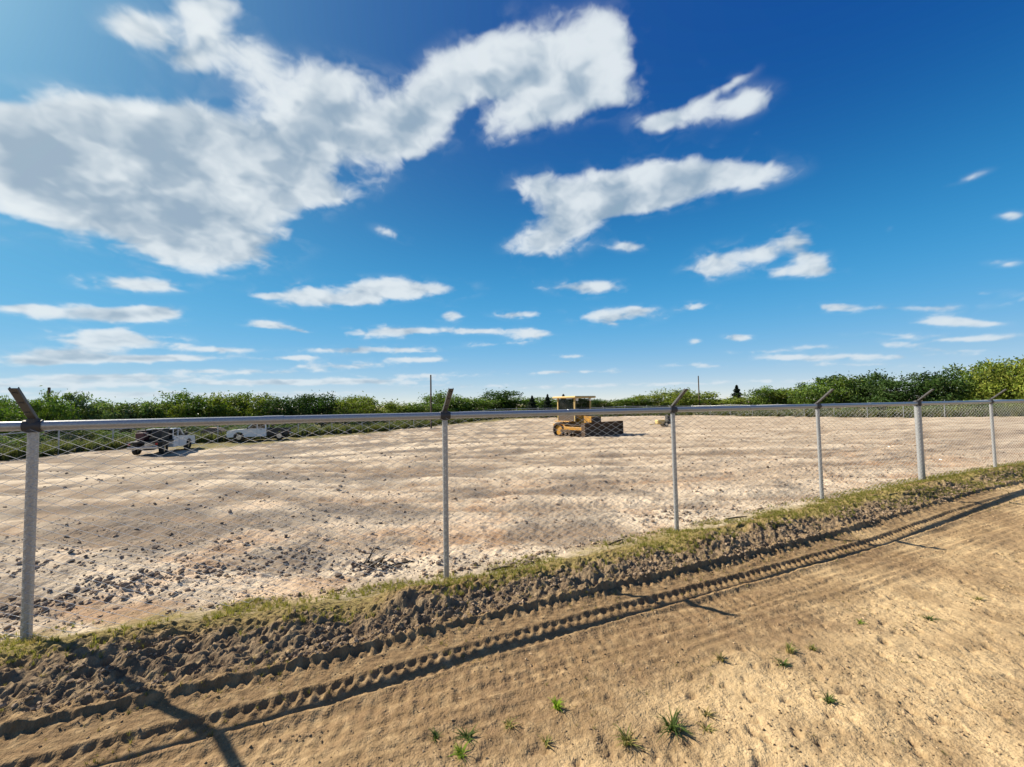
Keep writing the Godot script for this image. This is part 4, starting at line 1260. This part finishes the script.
func bulldozer() -> void:
	var p := Vector3(4.75, 0, -30.6)
	p.y = ground_y(p.x, p.z)
	# x forward; turned towards the camera and to the right
	var t := thing("bulldozer", "yellow crawler bulldozer with canopy and wide dark blade on the bare dirt", "bulldozer", p, deg_to_rad(-55))
	t.scale = Vector3.ONE * 1.04
	for s in [-1.0, 1.0]:
		var z: float = s * 0.88
		var track := Node3D.new()
		track.name = "crawler_track"
		t.add_child(track, true)
		track.position = Vector3(0, 0, z)
		var ring := PackedVector2Array()
		for i in 13:
			var a := PI * 0.5 + PI * i / 12.0
			ring.append(Vector2(-1.05 + cos(a) * 0.44, 0.46 + sin(a) * 0.44))
		for i in 13:
			var a := -PI * 0.5 + PI * i / 12.0
			ring.append(Vector2(1.10 + cos(a) * 0.40, 0.42 + sin(a) * 0.40))
		var b := MB.new()
		var total := ring.size()
		for i in total:
			var a := ring[i]
			var c := ring[(i + 1) % total]
			var seg := maxi(1, int(round(a.distance_to(c) / 0.17)))
			for j in seg:
				var q0 := a.lerp(c, float(j) / seg)
				var q1 := a.lerp(c, (j + 1.0) / seg)
				var mid := (q0 + q1) / 2.0
				var e := (q1 - q0)
				var xf := Transform3D(Basis(Vector3.BACK, e.angle()), Vector3(mid.x, mid.y, 0))
				b.box(xf, Vector3(e.length() * 0.94, 0.045, 0.46))
				b.box(xf * at(e.length() * 0.35, -0.04, 0), Vector3(0.025, 0.06, 0.46))
		part(b.mesh(M.track_steel), "track_belt", track)
		b = MB.new()
		b.tube(Vector3(-1.05, 0.46, -0.10), Vector3(-1.05, 0.46, 0.10), 0.34, 0.34, 20)
		part(b.mesh(M.machine_yellow), "sprocket", track)
		b = MB.new()
		b.tube(Vector3(1.10, 0.42, -0.10), Vector3(1.10, 0.42, 0.10), 0.31, 0.31, 20)
		part(b.mesh(M.blade_steel), "idler", track)
		b = MB.new()
		b.box(at(0.05, 0.42, 0), Vector3(1.9, 0.24, 0.22), 0.03)
		for k in 5:
			b.tube(Vector3(-0.75 + k * 0.38, 0.18, -0.12), Vector3(-0.75 + k * 0.38, 0.18, 0.12), 0.10, 0.10, 12)
		part(b.mesh(M.blade_steel), "track_frame", track)
		b = MB.new()
		b.box(at(0.95, 0.62, s * 1.22), Vector3(2.3, 0.20, 0.12), 0.02)
		part(b.mesh(M.machine_yellow), "push_arm", t)
		b = MB.new()
		b.tube(Vector3(0.75, 1.40, s * 0.36), Vector3(1.85, 0.70, s * 0.42), 0.05, 0.04, 10)
		part(b.mesh(M.steel), "lift_cylinder", t)
		b = MB.new()
		b.box(at(-0.55, 1.05, s * 0.90), Vector3(1.5, 0.06, 0.52), 0.02)
		part(b.mesh(M.machine_yellow), "fender", t)
	var b := MB.new()
	b.prism(poly([-1.2, 0.45, 1.55, 0.45, 1.55, 1.38, 0.25, 1.48, 0.20, 1.05, -1.2, 1.05]), -0.46, 0.46)
	part(b.mesh(M.machine_yellow), "engine_housing", t)
	b = MB.new()
	b.box(at(1.57, 0.98, 0), Vector3(0.05, 0.72, 0.78), 0.01)
	for i in 7:
		b.box(at(1.60, 0.70 + i * 0.09, 0), Vector3(0.02, 0.03, 0.72))
	part(b.mesh(M.track_steel), "radiator_grille", t)
	b = MB.new()
	b.box(at(-1.12, 1.36, 0), Vector3(0.52, 0.62, 1.30), 0.06)
	part(b.mesh(M.machine_yellow), "fuel_tank", t)
	b = MB.new()
	b.box(at(-0.62, 1.28, 0), Vector3(0.50, 0.16, 0.55), 0.04)
	b.box(at(-0.84, 1.60, 0), Vector3(0.14, 0.60, 0.55), 0.04)
	part(b.mesh(M.vinyl), "seat", t)
	b = MB.new()
	b.box(at(0.22, 1.60, 0), Vector3(0.18, 0.34, 0.72), 0.03)
	part(b.mesh(M.machine_yellow), "dash_panel", t)
	b = MB.new()
	b.tube(Vector3(0.85, 1.40, 0.16), Vector3(0.85, 1.95, 0.16), 0.05, 0.05, 10)
	part(b.mesh(M.track_steel), "exhaust_stack", t)
	for x in [-1.35, 0.32]:
		for s in [-1.0, 1.0]:
			b = MB.new()
			b.box(at(x, 1.84, s * 0.72), Vector3(0.11, 1.58, 0.11), 0.02)
			part(b.mesh(M.faded_yellow), "canopy_post", t)
	b = MB.new()
	b.box(at(-0.52, 2.68, 0), Vector3(2.35, 0.14, 1.95), 0.04)
	part(b.mesh(M.faded_yellow), "canopy_roof", t)
	b = MB.new()
	for s in [-1.0, 1.0]:
		b.box(at(-0.50, 1.64, s * 0.72), Vector3(1.58, 0.05, 0.05))
	part(b.mesh(M.faded_yellow), "canopy_brace", t)
	b = MB.new()
	b.box(at(-1.35, 2.02, 0), Vector3(0.03, 1.10, 1.32))
	part(b.mesh(M.glass), "rear_screen", t)
	for s in [-1.0, 1.0]:
		b = MB.new()
		b.tube(Vector3(0.55, 1.50, s * 0.40), Vector3(0.80, 1.30, s * 0.47), 0.018, 0.018, 6)
		b.tube(Vector3(0.80, 1.30, s * 0.47), Vector3(1.30, 0.95, s * 0.50), 0.018, 0.018, 6)
		part(b.mesh(M.rubber), "hydraulic_hose", t)
		b = MB.new()
		b.box(at(-0.50, 1.33, s * 0.74), Vector3(1.55, 0.55, 0.05), 0.02)
		part(b.mesh(M.track_steel), "side_panel", t)
		b = MB.new()
		b.box(at(-0.50, 2.12, s * 0.72), Vector3(1.58, 0.92, 0.015))
		part(b.mesh(M.glass), "side_window", t)
		b = MB.new()
		b.tube(Vector3(0.36, 2.50, s * 0.60), Vector3(0.46, 2.50, s * 0.60), 0.08, 0.09, 10)
		part(b.mesh(M.lamp_lens), "work_light", t)
	for i in 3:
		b = MB.new()
		b.tube(Vector3(0.05, 1.45, -0.15 + i * 0.15), Vector3(-0.05, 1.78, -0.15 + i * 0.15), 0.015, 0.02, 6)
		part(b.mesh(M.track_steel), "control_lever", t)
	# curved blade
	b = MB.new()
	var n := 8
	for i in n:
		var a0 := lerpf(-0.62, 0.62, float(i) / n)
		var a1 := lerpf(-0.62, 0.62, (i + 1.0) / n)
		var f0 := Vector2(2.95 - cos(a0) * 0.85, 0.56 + sin(a0) * 0.85)
		var f1 := Vector2(2.95 - cos(a1) * 0.85, 0.56 + sin(a1) * 0.85)
		var g0 := f0 - Vector2(0.07, 0)
		var g1 := f1 - Vector2(0.07, 0)
		b.prism(PackedVector2Array([g0, f0, f1, g1]), -1.72, 1.72)
	for s in [-1.0, 1.0]:
		b.box(at(2.12, 0.56, s * 1.73), Vector3(0.34, 0.98, 0.05), 0.01)
	b.box(at(2.02, 0.75, 0), Vector3(0.10, 0.12, 3.3))
	b.box(at(2.02, 0.35, 0), Vector3(0.10, 0.12, 3.3))
	var bl := part(b.mesh(M.blade_steel), "blade", t)
	b = MB.new()
	b.box(at(2.28, 0.07, 0), Vector3(0.05, 0.18, 3.5), 0.01)
	part(b.mesh(M.steel), "cutting_edge", bl)
	b = MB.new()
	b.box(at(-1.75, 0.75, 0), Vector3(0.35, 0.22, 1.5), 0.03)
	part(b.mesh(M.machine_yellow), "ripper_beam", t)
	for s in [-0.55, 0.0, 0.55]:
		b = MB.new()
		b.prism(poly([-1.92, 0.70, -1.78, 0.70, -1.72, 0.28, -1.60, 0.10, -1.78, 0.18]), s - 0.04, s + 0.04)
		part(b.mesh(M.track_steel), "ripper_shank", t)

func small_machine() -> void:
	var p := Vector3(14.7, 0, -42.0)
	p.y = ground_y(p.x, p.z)
	var t := thing("towed_compressor", "tiny yellow machine far out on the dirt beside the third near post", "machine", p, 0.2)
	var b := MB.new()
	b.box(at(-0.35, 0.42, 0), Vector3(0.9, 0.42, 0.6), 0.08)
	part(b.mesh(M.faded_yellow), "hood", t)
	b = MB.new()
	b.box(at(0.45, 0.62, 0), Vector3(0.32, 0.85, 0.5), 0.04)
	part(b.mesh(M.vinyl), "control_box", t)
	b = MB.new()
	b.box(at(0.78, 0.48, 0), Vector3(0.34, 0.6, 0.5), 0.05)
	part(b.mesh(M.pale_sheet), "tank", t)
	b = MB.new()
	b.tube(Vector3(-0.8, 0.26, 0), Vector3(-1.5, 0.2, 0), 0.04, 0.04, 6)
	part(b.mesh(M.faded_yellow), "tow_bar", t)
	for s in [-1.0, 1.0]:
		wheel(t, 0.05, 0.22, s * 0.36, 0.22, 0.14)

func poles() -> void:
	for e in [[-9.45, 50.0, 6.15, 0.11, "bare wooden pole standing in the dirt left of the second near post"], [36.9, 85.0, 7.2, 0.13, "thin dark pole beyond the far fence right of the third near post"], [-69.0, 64.0, 6.7, 0.22, "short pole top rising over the trees by the leftmost post"]]:
		var b := MB.new()
		var g := ground_y(e[0], -e[1])
		b.tube(Vector3(0, -0.6, 0), Vector3(0, e[2], 0), e[3], e[3] * 0.75, 10)
		b.tube(Vector3(0, e[2], 0), Vector3(0, e[2] + 0.05, 0), e[3] * 0.75, e[3] * 0.4, 10)
		var o := part(b.mesh(M.pole_wood), "wooden_pole", self, at(e[0], g, -e[1]))
		tag(o, e[4], "pole", "wooden poles")
	# pale roof far behind
	var t := thing("shed", "small pale roofed shed far behind the fence by the third post", "shed", Vector3(46.4, ground_y(46.4, -100.0), -100.0), 0.3)
	var b := MB.new()
	b.box(at(0, 0.9, 0), Vector3(2.4, 1.8, 2.0))
	part(b.mesh(M.pole_wood), "wall", t)
	b = MB.new()
	b.prism(poly([-1.4, 1.75, 1.4, 1.75, 0, 2.35]), -1.15, 1.15)
	part(b.mesh(M.pale_sheet), "roof", t)
	b = MB.new()
	b.box(at(0.2, 0.8, 1.02), Vector3(0.8, 1.6, 0.06), 0.01)
	part(b.mesh(M.pale_sheet), "door", t)

# ------------------------------------------------------------------
func _ready() -> void:
	var cam := Camera3D.new()
	cam.name = "camera"
	add_child(cam)
	cam.position = EYE
	cam.fov = rad_to_deg(2.0 * atan(383.5 / 430.0))
	cam.far = 4000.0
	cam.near = 0.05
	cam.rotation = Vector3(deg_to_rad(2.73), 0.0, deg_to_rad(-1.03))
	cam.current = true
	var we := WorldEnvironment.new()
	we.name = "world_environment"
	var env := Environment.new()
	env.background_mode = Environment.BG_SKY
	env.sky = build_sky()
	env.tonemap_mode = Environment.TONE_MAPPER_LINEAR
	env.tonemap_exposure = EXPOSURE
	env.sdfgi_enabled = true
	env.ssao_enabled = true
	env.ssil_enabled = true
	we.environment = env
	add_child(we)
	var sun := DirectionalLight3D.new()
	sun.name = "sun"
	sun.light_color = Color(1.0, 0.95, 0.86)
	sun.light_energy = 1.6
	sun.light_angular_distance = 0.5
	sun.shadow_enabled = true
	add_child(sun)
	sun.basis = Basis.looking_at(-sun_dir, Vector3.UP)
	print("sky ", Time.get_ticks_msec())

	for e in [[n_low, 1, 0.22, 3], [n_mid, 2, 1.3, 4], [n_fine, 3, 7.0, 3], [n_streak, 4, 0.45, 4], [n_lump, 5, 2.4, 4], [n_patch, 6, 0.35, 4]]:
		var z: FastNoiseLite = e[0]
		z.noise_type = FastNoiseLite.TYPE_SIMPLEX_SMOOTH
		z.seed = e[1]
		z.frequency = e[2]
		z.fractal_octaves = e[3]
	materials()
	build_ground()
	print("ground ", us.size(), " x ", vs.size(), " ", Time.get_ticks_msec())
	near_fence()
	far_fence()
	poles()
	vehicles()
	plants()
	print("plants ", Time.get_ticks_msec())
	litter()
	roadside_weeds()
	debris()
	print("done ", Time.get_ticks_msec())
